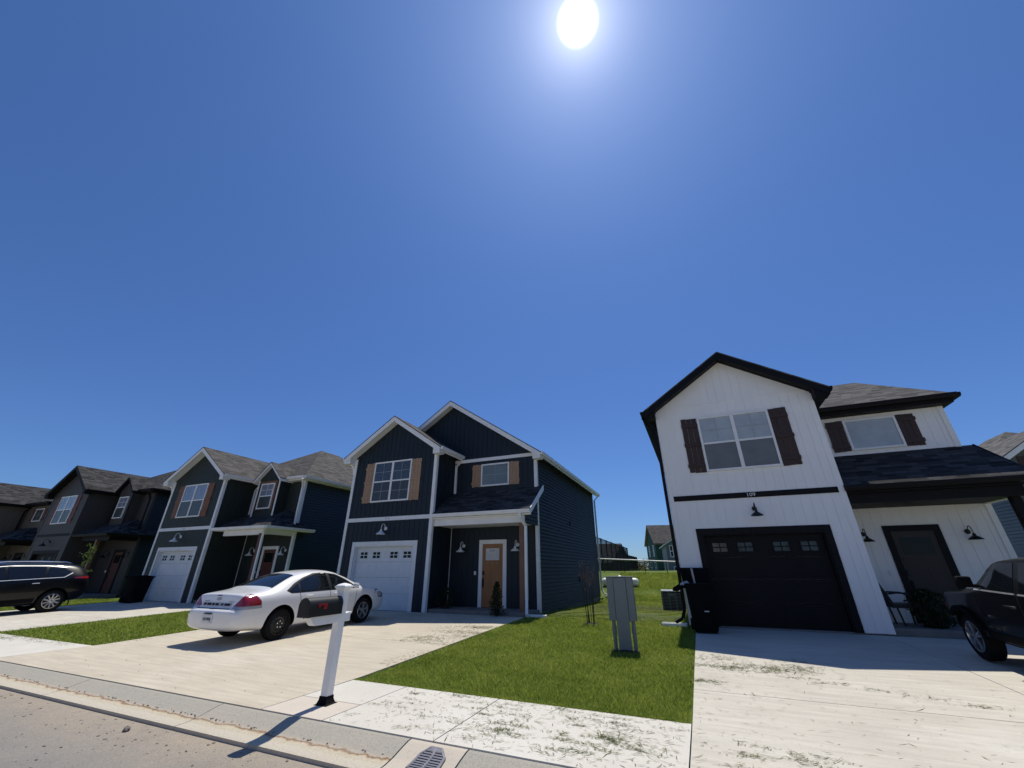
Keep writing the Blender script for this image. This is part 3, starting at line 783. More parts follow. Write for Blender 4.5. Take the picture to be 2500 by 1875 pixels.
house(dict(name='charcoal_house', label='charcoal house with black trim and dormer beside the dark green house', x=-35.9, y=11.7, z=.22, W=4.05, T=7.4, rec=1.6, D=10.5,
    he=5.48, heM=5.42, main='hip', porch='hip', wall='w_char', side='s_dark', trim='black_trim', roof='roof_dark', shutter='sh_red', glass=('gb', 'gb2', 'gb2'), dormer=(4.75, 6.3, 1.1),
    gdoor='black_trim', door=(6.1, .8), dmat='door_red', dframe='black_trim', lamps=(5.0, 7.0), lampmat='black_metal', post=(6.4, .3), postmat='post_wood', corner_mat='w_char', wz=(3.68, 5.25),
    spouts=[[(7.72, 1.1, 5.35), (7.44, 1.42, 5.0), (7.44, 1.42, 3.2)]]))
house(dict(name='taupe_house', label='taupe house with black trim at the far left end of the row', x=-48.0, y=11.7, z=.22, W=4.05, T=7.3, rec=1.6, D=10.5,
    he=5.48, heM=5.42, main='hip', porch='hip', wall='w_tan', trim='black_trim', roof='roof_dark', shutter='sh_red', glass=('gb', 'gb2', 'gb2'), win2=(5.45, 6.65, 4.3, 5.15),
    gdoor='black_trim', door=(5.95, .82), dmat='door_dark', dframe='black_trim', lamps=(4.9, 6.9), lampmat='black_metal', post=(4.5, .3), postmat='black_trim', corner_mat='w_tan',
    spouts=[[(4.42, 1.5, 5.3), (4.14, 1.4, 5.0), (4.14, 1.4, 3.7)]]))
house(dict(name='sage_house', label='grey green house with white rake set back beyond the white house', x=11.5, y=22.0, z=.25, W=4.05, T=7.3, rec=1.6, D=10.5,
    he=5.0, heM=4.73, main='hip', porch='hip', wall='w_sage', side='w_grey', trim='white_trim', roof='roof_grey', shutter='sh_brown', glass=('gb', 'gb2', 'gb2'),
    gdoor='white_metal', door=(5.95, .82), dmat='door_dark', lamps=(4.9, 6.9), post=(7.1, .3), win2=(5.3, 6.5, 4.3, 5.15)))

# ---------------------------------------------------------------- cars
def clip_cell(poly, x0, x1, y0, y1):
    p = clip(poly, 0, x0, True)
    if len(p) > 2: p = clip(p, 0, x1, False)
    if len(p) > 2: p = clip(p, 1, y0, True)
    if len(p) > 2: p = clip(p, 1, y1, False)
    return p if len(p) > 2 else None

class Car:
    def __init__(s, name, label, loc, rz, pitch, scale, stations, wheels, r, width, bodymat, cut=.06, crease=(.3, .25, .3)):
        s.t = thing(name, label, 'car', loc, rz); s.t.rotation_euler = (pitch, 0, rz); s.t.scale = (scale,)*3
        mb = MB(); rings = []
        for (y, zb, w0, wm, zm, ws, zs, wr, zr, zt) in stations:
            half = [(0, zb), (w0*.8, zb), (w0, zb+.07), (wm, zm), (ws, zs), (wr, zr), (wr*.62, zr+(zt-zr)*.75), (0, zt)]
            ring = [(x, y, z) for x, z in half] + [(-x, y, z) for x, z in half[-2:0:-1]]
            rings.append(ring)
        n = len(rings[0]); v = [p for rg in rings for p in rg]; f = []
        for k in range(len(rings)-1):
            for i in range(n): f.append((k*n+i, k*n+(i+1) % n, (k+1)*n+(i+1) % n, (k+1)*n+i))
        f.append(list(range(n))); f.append([(len(rings)-1)*n+i for i in range(n)])
        mb.grid_faces(v, f)
        tmp = mb.build('tmp', bodymat)
        at = tmp.data.attributes.new('crease_edge', 'FLOAT', 'EDGE'); strong = {}
        for ka in range(len(rings)-1):
            for i_ in range(n):
                h_ = min(i_, n-i_)
                strong[(ka*n+i_, (ka+1)*n+i_)] = {4: crease[0], 5: crease[1], 2: crease[2]}.get(h_, 0)
        for ed in tmp.data.edges: at.data[ed.index].value = strong.get(tuple(sorted(ed.vertices)), 0)
        sub = tmp.modifiers.new('s', 'SUBSURF'); sub.levels = 3; sub.render_levels = 3
        dg = bpy.context.evaluated_depsgraph_get(); full = bpy.data.meshes.new_from_object(tmp.evaluated_get(dg))
        bm = bmesh.new(); bm.from_mesh(full); s.bvh = BVHTree.FromBMesh(bm); bm.free()
        cm = MB()
        for wy in wheels:
            for sgn in (-1, 1):
                x0 = sgn*(width/2-.26); x1 = sgn*(width/2+.2)
                cm.lathe([(r+cut, min(x0, x1)), (r+cut, max(x0, x1))], (0, wy, r), 'x', 40)
        cut_o = cm.build('cut', 'black_plastic')
        b = tmp.modifiers.new('b', 'BOOLEAN'); b.operation = 'DIFFERENCE'; b.object = cut_o; b.solver = 'EXACT'
        try: b.material_mode = 'TRANSFER'
        except Exception: pass
        bpy.context.view_layer.update()
        dg = bpy.context.evaluated_depsgraph_get(); me = bpy.data.meshes.new_from_object(tmp.evaluated_get(dg))
        me.shade_smooth(); me.set_sharp_from_angle(angle=R_(38)); me.name = 'body'
        bpy.data.objects.remove(tmp); bpy.data.objects.remove(cut_o)
        s.body = bpy.data.objects.new('body', me); col.objects.link(s.body); s.body.parent = s.t
        s.wheels, s.r, s.width = wheels, r, width
        ub = MB(); ub.box(-width*.36, width*.36, wheels[0]-.5, wheels[1]+.4, stations[3][1]-.03, stations[3][1]+.2); ub.build('underbody', 'black_plastic', s.t)
    def patch(s, name, mat, poly, O, U, V, Dr, off=.004, cell=.05, parent=None, rim=0):
        O, U, V, Dr = Vector(O), Vector(U), Vector(V), Vector(Dr).normalized()
        us = [p[0] for p in poly]; vs = [p[1] for p in poly]; cache = {}; verts = []; faces = []
        def vid(p):
            k = (round(p[0], 5), round(p[1], 5))
            if k in cache: return cache[k]
            o = O+U*p[0]+V*p[1]; h = s.bvh.ray_cast(o, Dr)
            q = (h[0]-Dr*off) if h[0] is not None else None
            if q is None: cache[k] = None; return None
            cache[k] = len(verts); verts.append(q); return cache[k]
        nu = max(1, int((max(us)-min(us))/cell)+1); nv = max(1, int((max(vs)-min(vs))/cell)+1)
        for i in range(nu):
            for j in range(nv):
                c = clip_cell(poly, min(us)+(max(us)-min(us))*i/nu, min(us)+(max(us)-min(us))*(i+1)/nu, min(vs)+(max(vs)-min(vs))*j/nv, min(vs)+(max(vs)-min(vs))*(j+1)/nv)
                if not c: continue
                ids = []
                for p in c:
                    k = vid(p)
                    if k is None: ids = None; break
                    if not ids or ids[-1] != k: ids.append(k)
                if ids and len(set(ids)) > 2:
                    if ids[0] == ids[-1]: ids = ids[:-1]
                    faces.append(ids)
        mb = MB(); mb.grid_faces(verts, faces)
        # skirt back into the body so that the pane has thickness
        edges = {}
        for fc in faces:
            for a, b in zip(fc, fc[1:]+fc[:1]): edges[(min(a, b), max(a, b))] = edges.get((min(a, b), max(a, b)), 0)+1
        for (a, b), k in edges.items():
            if k == 1: mb.face([verts[a], verts[b], Vector(verts[b])+Dr*(off+.01), Vector(verts[a])+Dr*(off+.01)])
        return mb.build(name, mat, parent or s.t, True, angle=60)
    def side(s, name, mat, poly, sgn, **k):      # poly in (y, z)
        return s.patch(name, mat, poly, (sgn*3, 0, 0), (0, 1, 0), (0, 0, 1), (-sgn, 0, 0), **k)
    def rear(s, name, mat, poly, **k):           # poly in (x, z)
        return s.patch(name, mat, poly, (0, -3, 0), (1, 0, 0), (0, 0, 1), (0, 1, 0), **k)
    def front(s, name, mat, poly, L_, **k):
        return s.patch(name, mat, poly, (0, L_+3, 0), (1, 0, 0), (0, 0, 1), (0, -1, 0), **k)
    def top(s, name, mat, poly, **k):
        return s.patch(name, mat, poly, (0, 0, 4), (1, 0, 0), (0, 1, 0), (0, 0, -1), **k)
    def corner(s, name, mat, poly, sgn, **k):    # looked at diagonally from the rear corner
        return s.patch(name, mat, poly, (sgn*3, -3, 0), (sgn*.7071, .7071, 0), (0, 0, 1), (-sgn, 1, 0), **k)
    def wheel(s, wy, sgn, style, tw=.21):
        x = sgn*(s.width/2-.02); r = s.r
        w = bpy.data.objects.new('wheel', None); col.objects.link(w); w.parent = s.t; w.location = (x, wy, r); w.empty_display_size = .1
        if sgn < 0: w.rotation_euler = (0, 0, math.pi)
        ty = MB(); rr = r*.66
        ty.lathe([(rr, -.01), (rr+.02, .0), (r*.86, .004), (r*.965, -.012), (r, -.04), (r, -tw+.04), (r*.96, -tw), (rr, -tw+.02)], (0, 0, 0), 'x', 44, False)
        ty.build('tyre', 'rubber', w, True)
        rm = MB()
        rm.lathe([(rr, -.2), (rr, -.004), (rr*.95, .0), (rr*.92, -.02), (rr*.9, -.09)], (0, 0, 0), 'x', 44, False)
        mat = 'alloy'
        if style == 'steel':
            mat = 'steel_black'
            rm.lathe([(rr*.92, -.05), (rr*.7, -.02), (rr*.5, -.03), (rr*.42, -.008), (rr*.2, -.008), (.03, -.015)], (0, 0, 0), 'x', 36, True)
            for k in range(14):
                a = 2*math.pi*k/14; rm.lathe([(.018, -.03), (.018, -.018)], (0, rr*.8*math.cos(a), rr*.8*math.sin(a)), 'x', 8)
        else:
            n = style; rm.lathe([(rr*.9, -.1), (.02, -.09)], (0, 0, 0), 'x', 36, True)
            for k in range(n):
                a = 2*math.pi*k/n+.3
                for da in ((-.13, .13) if n <= 6 else (0,)):
                    p = Vector((-.022, math.cos(a+da*.4)*rr*.16, math.sin(a+da*.4)*rr*.16)); q = Vector((-.012, math.cos(a+da)*rr*.93, math.sin(a+da)*rr*.93))
                    rm.bar(p, q, rr*(.13 if n <= 6 else .17), .035, (1, 0, 0))
            rm.lathe([(rr*.2, -.05), (rr*.2, -.006), (rr*.12, .0)], (0, 0, 0), 'x', 20, True)
        ro = rm.build('rim', mat, w, True, angle=35)
        if style == 'steel':
            ln = MB()
            for k in range(5):
                a = 2*math.pi*k/5+.2; ln.lathe([(.014, -.01), (.012, .012)], (0, rr*.3*math.cos(a), rr*.3*math.sin(a)), 'x', 8)
            ln.build('lug_nuts', 'chrome', w, True)
        elif style >= 7:
            dk = MB()
            dk.lathe([(rr*.88, -.075), (.02, -.07)], (0, 0, 0), 'x', 30, True); dk.build('rim_backing', 'steel_black', w, True)
        else:
            dk = MB(); dk.lathe([(rr*.88, -.06), (.02, -.055)], (0, 0, 0), 'x', 30, True); dk.build('rim_backing', 'steel_black', w, True)
        return w
    def handle(s, y, z, sgn, mat, ln=.2):
        h = s.bvh.ray_cast(Vector((sgn*3, y, z)), Vector((-sgn, 0, 0)))[0]
        mb = MB(); x = h.x
        mb.tube([(x-sgn*.01, y-ln/2, z), (x+sgn*.028, y-ln/2+.03, z+.004), (x+sgn*.03, y, z+.006), (x+sgn*.028, y+ln/2-.03, z+.004), (x-sgn*.01, y+ln/2, z)], .017, 8)
        return mb.build('door_handle', mat, s.t, True)

def rect(x0, x1, z0, z1): return [(x0, z0), (x1, z0), (x1, z1), (x0, z1)]
def line(pts, w):       # thin polygon along a polyline of two points
    (a, b), (c, d) = pts; dx, dy = c-a, d-b; l = math.hypot(dx, dy); nx, ny = -dy/l*w/2, dx/l*w/2
    return [(a+nx, b+ny), (c+nx, d+ny), (c-nx, d-ny), (a-nx, b-ny)]

M['p_white'] = paint('white_car_paint', (.74, .74, .74), .35, 0, .8, .05)
M['p_black'] = paint('black_car_paint', (.003, .003, .0045), .3, 0, .4)
M['p_dark'] = paint('dark_car_paint', (.003, .0028, .003), .4, 0, .35)

def sedan():
    st = [ # y   zb   w0   wm   zm   ws   zs   wr   zr   zt
        (.00, .40, .56, .60, .52, .58, .62, .50, .68, .69),
        (.03, .345, .74, .80, .50, .78, .66, .70, .715, .725),
        (.12, .315, .82, .87, .50, .86, .68, .80, .74, .75),
        (.16, .305, .84, .89, .50, .88, .72, .80, .80, .80),
        (.185, .30, .845, .895, .51, .882, .76, .79, .88, .89),
        (.205, .30, .85, .90, .52, .885, .84, .79, 1.0, 1.025),
        (.25, .29, .86, .91, .54, .89, .89, .79, 1.03, 1.06),
        (.55, .27, .88, .92, .56, .905, .93, .78, 1.055, 1.09),
        (.85, .22, .89, .925, .58, .915, .955, .76, 1.09, 1.125),
        (1.10, .22, .89, .925, .58, .92, .97, .70, 1.19, 1.25),
        (1.55, .22, .89, .925, .58, .92, .975, .635, 1.35, 1.42),
        (2.0, .21, .89, .925, .58, .92, .97, .62, 1.42, 1.48),
        (2.5, .21, .89, .925, .58, .92, .965, .62, 1.43, 1.495),
        (2.95, .21, .89, .925, .58, .92, .955, .62, 1.39, 1.46),
        (3.4, .21, .89, .925, .58, .915, .95, .66, 1.24, 1.30),
        (3.80, .21, .89, .925, .58, .91, .94, .74, 1.03, 1.10),
        (4.15, .22, .88, .92, .56, .90, .90, .74, .975, 1.03),
        (4.6, .23, .86, .91, .54, .87, .83, .70, .91, .95),
        (4.88, .24, .80, .86, .52, .82, .74, .66, .80, .83),
        (5.02, .26, .68, .76, .50, .72, .64, .60, .70, .71),
        (5.08, .32, .50, .56, .48, .54, .58, .46, .62, .63)]
    c = Car('white_sedan', 'white four door sedan parked on the drive of the navy house', (-9.86, 6.36, gh(6.36)+.012-.012), 0, R_(1.9), .945, st, (1.16, 3.97), .335, 1.85, 'p_white', .08)
    g = [(1.30, 1.035), (1.40, 1.0), (2.62, .985), (2.64, 1.385), (2.2, 1.37), (1.85, 1.29), (1.55, 1.17)]
    for s in (1, -1):
        c.side('side_trim', 'black_trim', [(1.24, 1.04), (1.37, .975), (3.72, .95), (3.3, 1.20), (2.95, 1.35), (2.5, 1.412), (2.15, 1.40), (1.8, 1.31), (1.5, 1.19)], s, off=.003)
        c.side('side_window', 'car_glass', [(1.66, 1.005), (2.58, .995), (2.58, 1.388), (2.2, 1.375), (1.85, 1.295), (1.66, 1.215)], s, off=.007)
        c.side('side_window', 'car_glass', [(1.31, 1.04), (1.41, 1.005), (1.61, 1.003), (1.61, 1.19), (1.5, 1.14)], s, off=.007)
        c.side('side_window', 'car_glass', [(2.68, .99), (3.6, .975), (3.25, 1.19), (2.95, 1.325), (2.68, 1.385)], s, off=.007)
        for pl in ([(1.62, .97), (1.70, .62)], [(1.70, .62), (1.86, .36)], [(1.86, .36), (2.55, .32)], [(2.61, .97), (2.61, .32)], [(3.62, .94), (3.55, .32)], [(2.65, .32), (3.55, .32)]):
            c.side('door_seam', 'black_trim', line(pl, .012), s, off=.002, cell=.08)
        c.side('door_moulding', 'p_white', rect(1.75, 2.55, .575, .60), s, off=.012)
        c.side('door_moulding', 'p_white', rect(2.67, 3.5, .575, .60), s, off=.012)
        c.handle(1.92, .885, s, 'p_white'); c.handle(2.86, .875, s, 'p_white')
        c.corner('taillight', 'red_lens', [(.515, .80), (1.065, .80), (1.05, .88), (.98, .96), (.90, 1.015), (.80, 1.04), (.72, 1.03)], s, off=.012)
        c.corner('reverse_light', 'clear_lens', [(.49, .735), (1.08, .735), (1.065, .797), (.515, .797)], s, off=.016)
        c.wheel(1.16, s, 'steel'); c.wheel(3.97, s, 5)
        # torn headlight surround at the front corner
        c.patch('headlight', 'clear_lens', [(.50, .66), (.92, .62), (.96, .78), (.60, .80)], (s*3, 8, 0), (s*.7071, -.7071, 0), (0, 0, 1), (-s, -1, 0), off=.006)
        if s == 1:
            c.side('headlight_gap', 'black_trim', line([(4.45, .84), (4.72, .86)], .022), s, off=.006); c.side('headlight_gap', 'black_trim', line([(4.45, .84), (4.42, .75)], .02), s, off=.006)
            c.side('headlight_gap', 'black_trim', line([(4.62, .64), (4.84, .63)], .025), s, off=.006); c.side('headlight_gap', 'black_trim', [(4.72, .86), (4.80, .64), (4.88, .66), (4.82, .8)], s, off=.006)
    c.top('rear_window', 'car_glass', [(-.70, .93), (.70, .93), (.53, 1.62), (-.53, 1.62)], off=.006)
    c.top('windscreen', 'car_glass', [(-.60, 3.08), (.60, 3.08), (.70, 3.72), (-.70, 3.72)], off=.006)
    c.rear('boot_garnish', 'dull_metal', rect(-.52, .48, .80, .86), off=.012)
    for k, (a, b) in enumerate([(-.48, -.4), (-.36, -.22), (-.18, -.1), (-.06, .04), (.14, .2), (.26, .44)]): c.rear('garnish_gap', 'black_trim', rect(a, b, .81, .85), off=.016)
    c.rear('boot_emblem', 'dull_metal', [(.085*math.cos(a)*1.0-.03, .935+.03*math.sin(a)) for a in np.linspace(0, 6.28, 17)[:-1]], off=.012, cell=.03)
    c.rear('boot_badge', 'grey_num', rect(-.5, -.36, .88, .895), off=.012); c.rear('boot_badge', 'grey_num', rect(.36, .52, .88, .895), off=.012)
    c.rear('boot_lock', 'black_trim', rect(-.14, .02, 1.0, 1.015), off=.010)
    c.rear('boot_seam', 'black_trim', rect(-.6, .52, .748, .756), off=.012)
    pl = c.rear('licence_plate', 'plate', rect(-.18, .18, .47, .64), off=.012)
    h = c.bvh.ray_cast(Vector((0, -3, .55)), Vector((0, 1, 0)))[0]
    text('plate_text', '1L0 W4J', .088, 'ink', pl, (0, h.y-.018, .55), (R_(90), 0, 0), .002, 0, .85)
    MB().box(-.12, .12, h.y-.03, h.y+.01, .655, .675).build('plate_lamp', 'black_trim', c.t)
    for s in (1, -1):
        mm = MB(); mm.lathe([(.0, .0), (.06, .02), (.085, .08), (.08, .17), (.0, .19)], (0, 0, 0), 'x', 14, False)
        o = mm.build('wing_mirror', 'p_white', c.t, True); o.location = (s*.9, 3.45, 1.03)
        if s < 0: o.rotation_euler = (0, 0, math.pi)
        o.scale = (1, .8, .8)
sedan()

def suv_left():
    st = [ # y measured forwards from the tail
        (.00, .50, .55, .62, .75, .64, .95, .58, 1.02, 1.04),
        (.05, .42, .76, .84, .75, .84, 1.0, .66, 1.16, 1.20),
        (.14, .36, .84, .92, .75, .90, 1.06, .64, 1.32, 1.38),
        (.30, .32, .88, .95, .76, .93, 1.11, .64, 1.46, 1.54),
        (.55, .30, .90, .955, .76, .94, 1.12, .64, 1.54, 1.62),
        (1.0, .27, .91, .955, .76, .94, 1.11, .65, 1.585, 1.665),
        (1.6, .26, .91, .955, .75, .94, 1.09, .66, 1.62, 1.695),
        (2.3, .26, .91, .955, .75, .94, 1.07, .66, 1.625, 1.70),
        (2.9, .26, .91, .955, .74, .94, 1.05, .66, 1.57, 1.645),
        (3.4, .26, .91, .955, .74, .93, 1.03, .70, 1.36, 1.43),
        (3.75, .26, .91, .955, .73, .92, 1.02, .78, 1.13, 1.19),
        (4.2, .27, .90, .95, .72, .90, .98, .76, 1.06, 1.11),
        (4.6, .30, .84, .90, .68, .84, .88, .70, .95, .99),
        (4.85, .36, .70, .76, .64, .72, .78, .6, .84, .86)]
    c = Car('black_suv', 'glossy black suv parked nose to the street before the dark green house', (-22.95, 9.32, gh(9.3)+.012), math.pi, R_(-1.9), 1, st, (.97, 3.8), .365, 1.91, 'p_black', .07)
    for s in (1, -1):
        c.side('side_window', 'car_glass', [(1.42, 1.14), (2.28, 1.12), (2.34, 1.53), (1.8, 1.54), (1.36, 1.51)], s, off=.005)
        c.side('side_window', 'car_glass', [(2.36, 1.12), (3.42, 1.09), (3.1, 1.37), (2.8, 1.50), (2.42, 1.53)], s, off=.005)
        c.side('side_window', 'car_glass', [(.62, 1.30), (.85, 1.17), (1.34, 1.15), (1.28, 1.50), (.85, 1.45)], s, off=.005)
        for pl in ([(.85, 1.145), (3.5, 1.075)], [(.62, 1.29), (.85, 1.145)], [(.8, 1.475), (1.3, 1.545)], [(1.3, 1.545), (2.3, 1.57)], [(2.3, 1.57), (2.8, 1.53)], [(2.8, 1.53), (3.2, 1.36)]):
            c.side('chrome_strip', 'bright_strip', line(pl, .017), s, off=.012, cell=.07)
        c.handle(1.55, .98, s, 'chrome'); c.handle(2.55, .96, s, 'chrome')
        c.corner('taillight', 'red_lens', [(.62, 1.06), (1.05, 1.10), (1.0, 1.14), (.6, 1.16)], s, off=.012)
        rr = MB(); rr.tube([(s*.62, .7, 1.62), (s*.63, .85, 1.665), (s*.64, 1.6, 1.71), (s*.64, 2.4, 1.715), (s*.63, 2.75, 1.67)], .016, 8); rr.build('roof_rail', 'chrome', c.t, True)
        c.wheel(.97, s, 10); c.wheel(3.8, s, 10)
        for y in (1.38, 2.35): c.side('door_seam', 'void', line([(y, 1.05), (y, .42)], .012), s, off=.002, cell=.1)
        c.side('sill_cladding', 'black_plastic', [(1.45, .36), (3.3, .34), (3.3, .47), (1.45, .50)], s, off=.012)
        mm = MB(); mm.lathe([(.0, .0), (.07, .02), (.1, .1), (.08, .2), (.0, .22)], (0, 0, 0), 'x', 14, False)
        o = mm.build('wing_mirror', 'p_black', c.t, True); o.location = (s*.9, 3.3, 1.12)
        if s < 0: o.rotation_euler = (0, 0, math.pi)
        o.scale = (1, .7, .8)
    c.rear('rear_window', 'car_glass', [(-.56, 1.18), (.56, 1.18), (.5, 1.5), (-.5, 1.5)], off=.006)
    c.rear('licence_plate', 'plate', rect(-.16, .16, .8, .95), off=.01)
    c.top('windscreen', 'car_glass', [(-.62, 3.0), (.62, 3.0), (.72, 3.68), (-.72, 3.68)], off=.006)
suv_left()

def jeep():
    st = [ # y measured forwards from the tail
        (.00, .45, .70, .76, .70, .76, .98, .66, 1.1, 1.12),
        (.06, .40, .78, .84, .70, .83, 1.02, .68, 1.38, 1.44),
        (.2, .36, .80, .86, .70, .845, 1.04, .68, 1.50, 1.56),
        (.9, .33, .81, .86, .70, .85, 1.05, .68, 1.535, 1.60),
        (1.8, .32, .81, .86, .70, .85, 1.05, .68, 1.54, 1.61),
        (2.35, .32, .81, .86, .70, .85, 1.05, .68, 1.50, 1.565),
        (2.5, .32, .81, .86, .70, .85, 1.05, .69, 1.47, 1.54),
        (2.85, .32, .81, .86, .70, .85, 1.04, .73, 1.25, 1.31),
        (3.1, .32, .81, .86, .70, .85, 1.03, .77, 1.07, 1.115),
        (3.3, .32, .81, .86, .70, .845, 1.01, .76, 1.05, 1.085),
        (3.9, .34, .80, .85, .68, .83, .97, .74, 1.01, 1.05),
        (4.1, .36, .78, .83, .66, .80, .93, .72, .985, 1.01),
        (4.18, .40, .70, .75, .62, .73, .84, .68, .92, .94)]
    c = Car('dark_suv', 'boxy dark suv parked nose in before the white house porch', (4.80, 6.62, gh(6.62)+.012), 0, R_(1.9), 1, st, (1.0, 3.55), .335, 1.68, 'p_dark', .07, (.75, .7, .6))
    for s in (1, -1):
        c.side('side_window', 'car_glass', [(1.98, 1.10), (2.92, 1.10), (2.60, 1.42), (2.42, 1.47), (1.98, 1.48)], s, off=.005)
        c.side('side_window', 'car_glass', [(1.0, 1.10), (1.86, 1.10), (1.86, 1.48), (1.0, 1.48)], s, off=.005)
        c.side('side_window', 'car_glass', [(.3, 1.12), (.9, 1.10), (.9, 1.47), (.36, 1.46)], s, off=.005)
        c.side('belt_strip', 'alu', rect(1.96, 2.95, 1.068, 1.086), s, off=.012); c.side('belt_strip', 'alu', rect(.95, 1.88, 1.068, 1.086), s, off=.012)
        for pl in ([(1.92, 1.05), (1.92, .42)], [(2.98, 1.04), (2.98, .46)], [(1.92, .42), (2.9, .42)]):
            c.side('door_seam', 'void', line(pl, .012), s, off=.003, cell=.1)
        c.handle(2.14, .90, s, 'p_dark', .22); c.handle(1.1, .90, s, 'p_dark', .22)
        c.side('sill_cladding', 'black_plastic', [(1.5, .36), (3.05, .36), (3.05, .50), (1.5, .50)], s, off=.014)
        for wy in (1.0, 3.55):
            fl = MB(); pts = [(s*.865, wy+.44*math.cos(a), .335+.42*math.sin(a)) for a in np.linspace(.28 if wy < 2 else .75, math.pi-.05, 14)]; fl.path(pts, .07, .05, (1, 0, 0))
            fl.build('wheel_arch', 'black_plastic', c.t)
        for wy in (1.0, 3.55): c.wheel(wy, s, 5)
        mm = MB(); mm.box(.04, .21, -.07, .05, -.05, .11); mm.box(-.04, .05, -.03, .03, -.05, .0)
        o = mm.build('wing_mirror', 'black_plastic', c.t, True, bevel=.03, angle=60); o.location = (s*.85 if s > 0 else -.85, 2.78, 1.16)
        if s < 0: o.rotation_euler = (0, 0, math.pi); o.location = (-.85, 2.78, 1.16)
        h = c.bvh.ray_cast(Vector((s*3, 2.75, .62)), Vector((-s, 0, 0)))[0]
        text('door_badge', 'PATRIOT', .06, 'chrome', c.t, (h.x+s*.008, 2.74, .56), (R_(90), 0, R_(-90) if s < 0 else R_(90)), .003, .001, 1.3)
        c.side('door_emblem', 'chrome', [(2.84, .66), (2.88, .69), (2.80, .73), (2.76, .70)], s, off=.01)
        c.corner('taillight', 'red_lens', [(.5, .85), (.72, .85), (.72, 1.15), (.5, 1.15)], s, off=.01)
        c.patch('headlight', 'clear_lens', [(.42, .76), (.66, .76), (.66, .9), (.42, .9)], (s*3, 8, 0), (s*.7071, -.7071, 0), (0, 0, 1), (-s, -1, 0), off=.006)
        c.side('marker_lamp', 'red_lens', rect(4.02, 4.08, .73, .80), s, off=.008)
    c.rear('rear_window', 'car_glass', [(-.6, 1.12), (.6, 1.12), (.54, 1.44), (-.54, 1.44)], off=.006); c.rear('licence_plate', 'plate', rect(-.16, .16, .72, .86), off=.01)
    c.top('windscreen', 'car_glass', [(-.64, 2.46), (.64, 2.46), (.72, 3.04), (-.72, 3.04)], off=.006)
jeep()

# ---------------------------------------------------------------- mailbox
def mailbox():
    t = thing('mailbox_post', 'white mailbox post at the kerb carrying a black box with red flag', 'mailbox', (-4.5, 4.62, .012), 0)
    t.rotation_euler = (0, 0, R_(3))
    p = MB(); p.box(-.052, .052, -.052, .052, .06, 1.245); p.build('post', 'white_trim', t, bevel=.008)
    cp = MB()
    def ring(h, w): return [(-w, -w, h), (w, -w, h), (w, w, h), (-w, w, h)]
    lv = [(1.205, .054), (1.24, .06), (1.262, .078), (1.272, .086), (1.282, .085), (1.305, .055), (1.32, .012)]
    v = [q for h, w in lv for q in ring(h, w)]; f = [(0, 3, 2, 1)]
    for k in range(len(lv)-1):
        for i in range(4): f.append((k*4+i, k*4+(i+1) % 4, k*4+4+(i+1) % 4, k*4+4+i))
    f.append([len(v)-4, len(v)-3, len(v)-2, len(v)-1]); cp.grid_faces(v, f); cp.build('post_cap', 'white_trim', t, True, angle=50)
    b = MB(); lv = [(-.012, .10), (0, .10), (.012, .075), (.05, .06), (.085, .058)]
    v = [q for h, w in lv for q in ring(h, w)]; f = [(0, 3, 2, 1)]
    for k in range(len(lv)-1):
        for i in range(4): f.append((k*4+i, k*4+(i+1) % 4, k*4+4+(i+1) % 4, k*4+4+i))
    f.append([len(v)-4, len(v)-3, len(v)-2, len(v)-1]); b.grid_faces(v, f); b.build('post_base', 'black_plastic', t)
    a = MB(); a.prism([(-.05, .15, .865), (-.05, -.46, .865), (-.05, -.50, .90), (-.05, -.56, .965), (-.05, .15, .965)], (.1, 0, 0))
    a.box(-.056, .056, .12, .168, .955, .972); a.build('arm', 'white_trim', t, bevel=.006)
    bx = MB(); w, h0, hs = .085, .967, .12
    prof = [(-w, h0), (w, h0), (w, h0+hs)]+[(w*math.cos(x), h0+hs+w*math.sin(x)) for x in np.linspace(.25, math.pi-.25, 9)]+[(-w, h0+hs)]
    bx.prism([(x, -.60, z) for x, z in prof], (0, .535, 0)); bo = bx.build('mailbox_body', 'black_metal', t, True, angle=35)
    d = MB(); pr2 = [(x*1.04, h0-.004+(z-h0)*1.03) for x, z in prof]; d.prism([(x, -.628, z) for x, z in pr2], (0, .04, 0))
    for k in range(4): d.box(-.06, .06, -.634, -.6275, h0+.03+k*.038, h0+.05+k*.038)
    d.build('mailbox_door', 'black_metal', bo, True, angle=35)
    fl = MB(); x = w+.004
    fl.prism([(x, -.50, 1.082), (x, -.35, 1.082), (x, -.35, 1.105), (x, -.50, 1.105)], (.006, 0, 0))
    fl.prism([(x, -.405, 1.04), (x, -.35, 1.04), (x, -.35, 1.0815), (x, -.405, 1.0815)], (.006, 0, 0)); fl.box(x, x+.012, -.495, -.47, 1.066, 1.0815)
    fl.build('flag', 'flag_red', bo)
mailbox()

# ---------------------------------------------------------------- utility pedestal
def pedestal():
    t = thing('utility_pedestal', 'grey metal utility pedestal standing on the front lawn', 'utility box', (-1.56, 8.98, gh(8.98)-.02), R_(2))
    c = MB(); c.box(-.255, -.12, -.02, .16, .52, 1.28); c.box(.13, .255, -.02, .16, .52, 1.28); c.box(-.119, .129, .0, .16, .5, 1.28); c.build('cabinet', 'grey_cab', t, bevel=.006)
    f = MB(); f.box(-.115, .125, -.035, -.005, 0, 1.275); f.build('front_cover', 'grey_cab', t, bevel=.008)
    l = MB(); l.box(-.27, .27, -.045, .18, 1.281, 1.296); l.build('lid', 'grey_cab', t, bevel=.004)
    for x in (-.185, .185):
        q = MB(); q.tube([(x, .04, -.02), (x, .04, .53)], .035, 12); q.tube([(x, .04, .3), (x, .04, .42)], .041, 12); q.build('conduit', 'grey_cab', t, True)
pedestal()
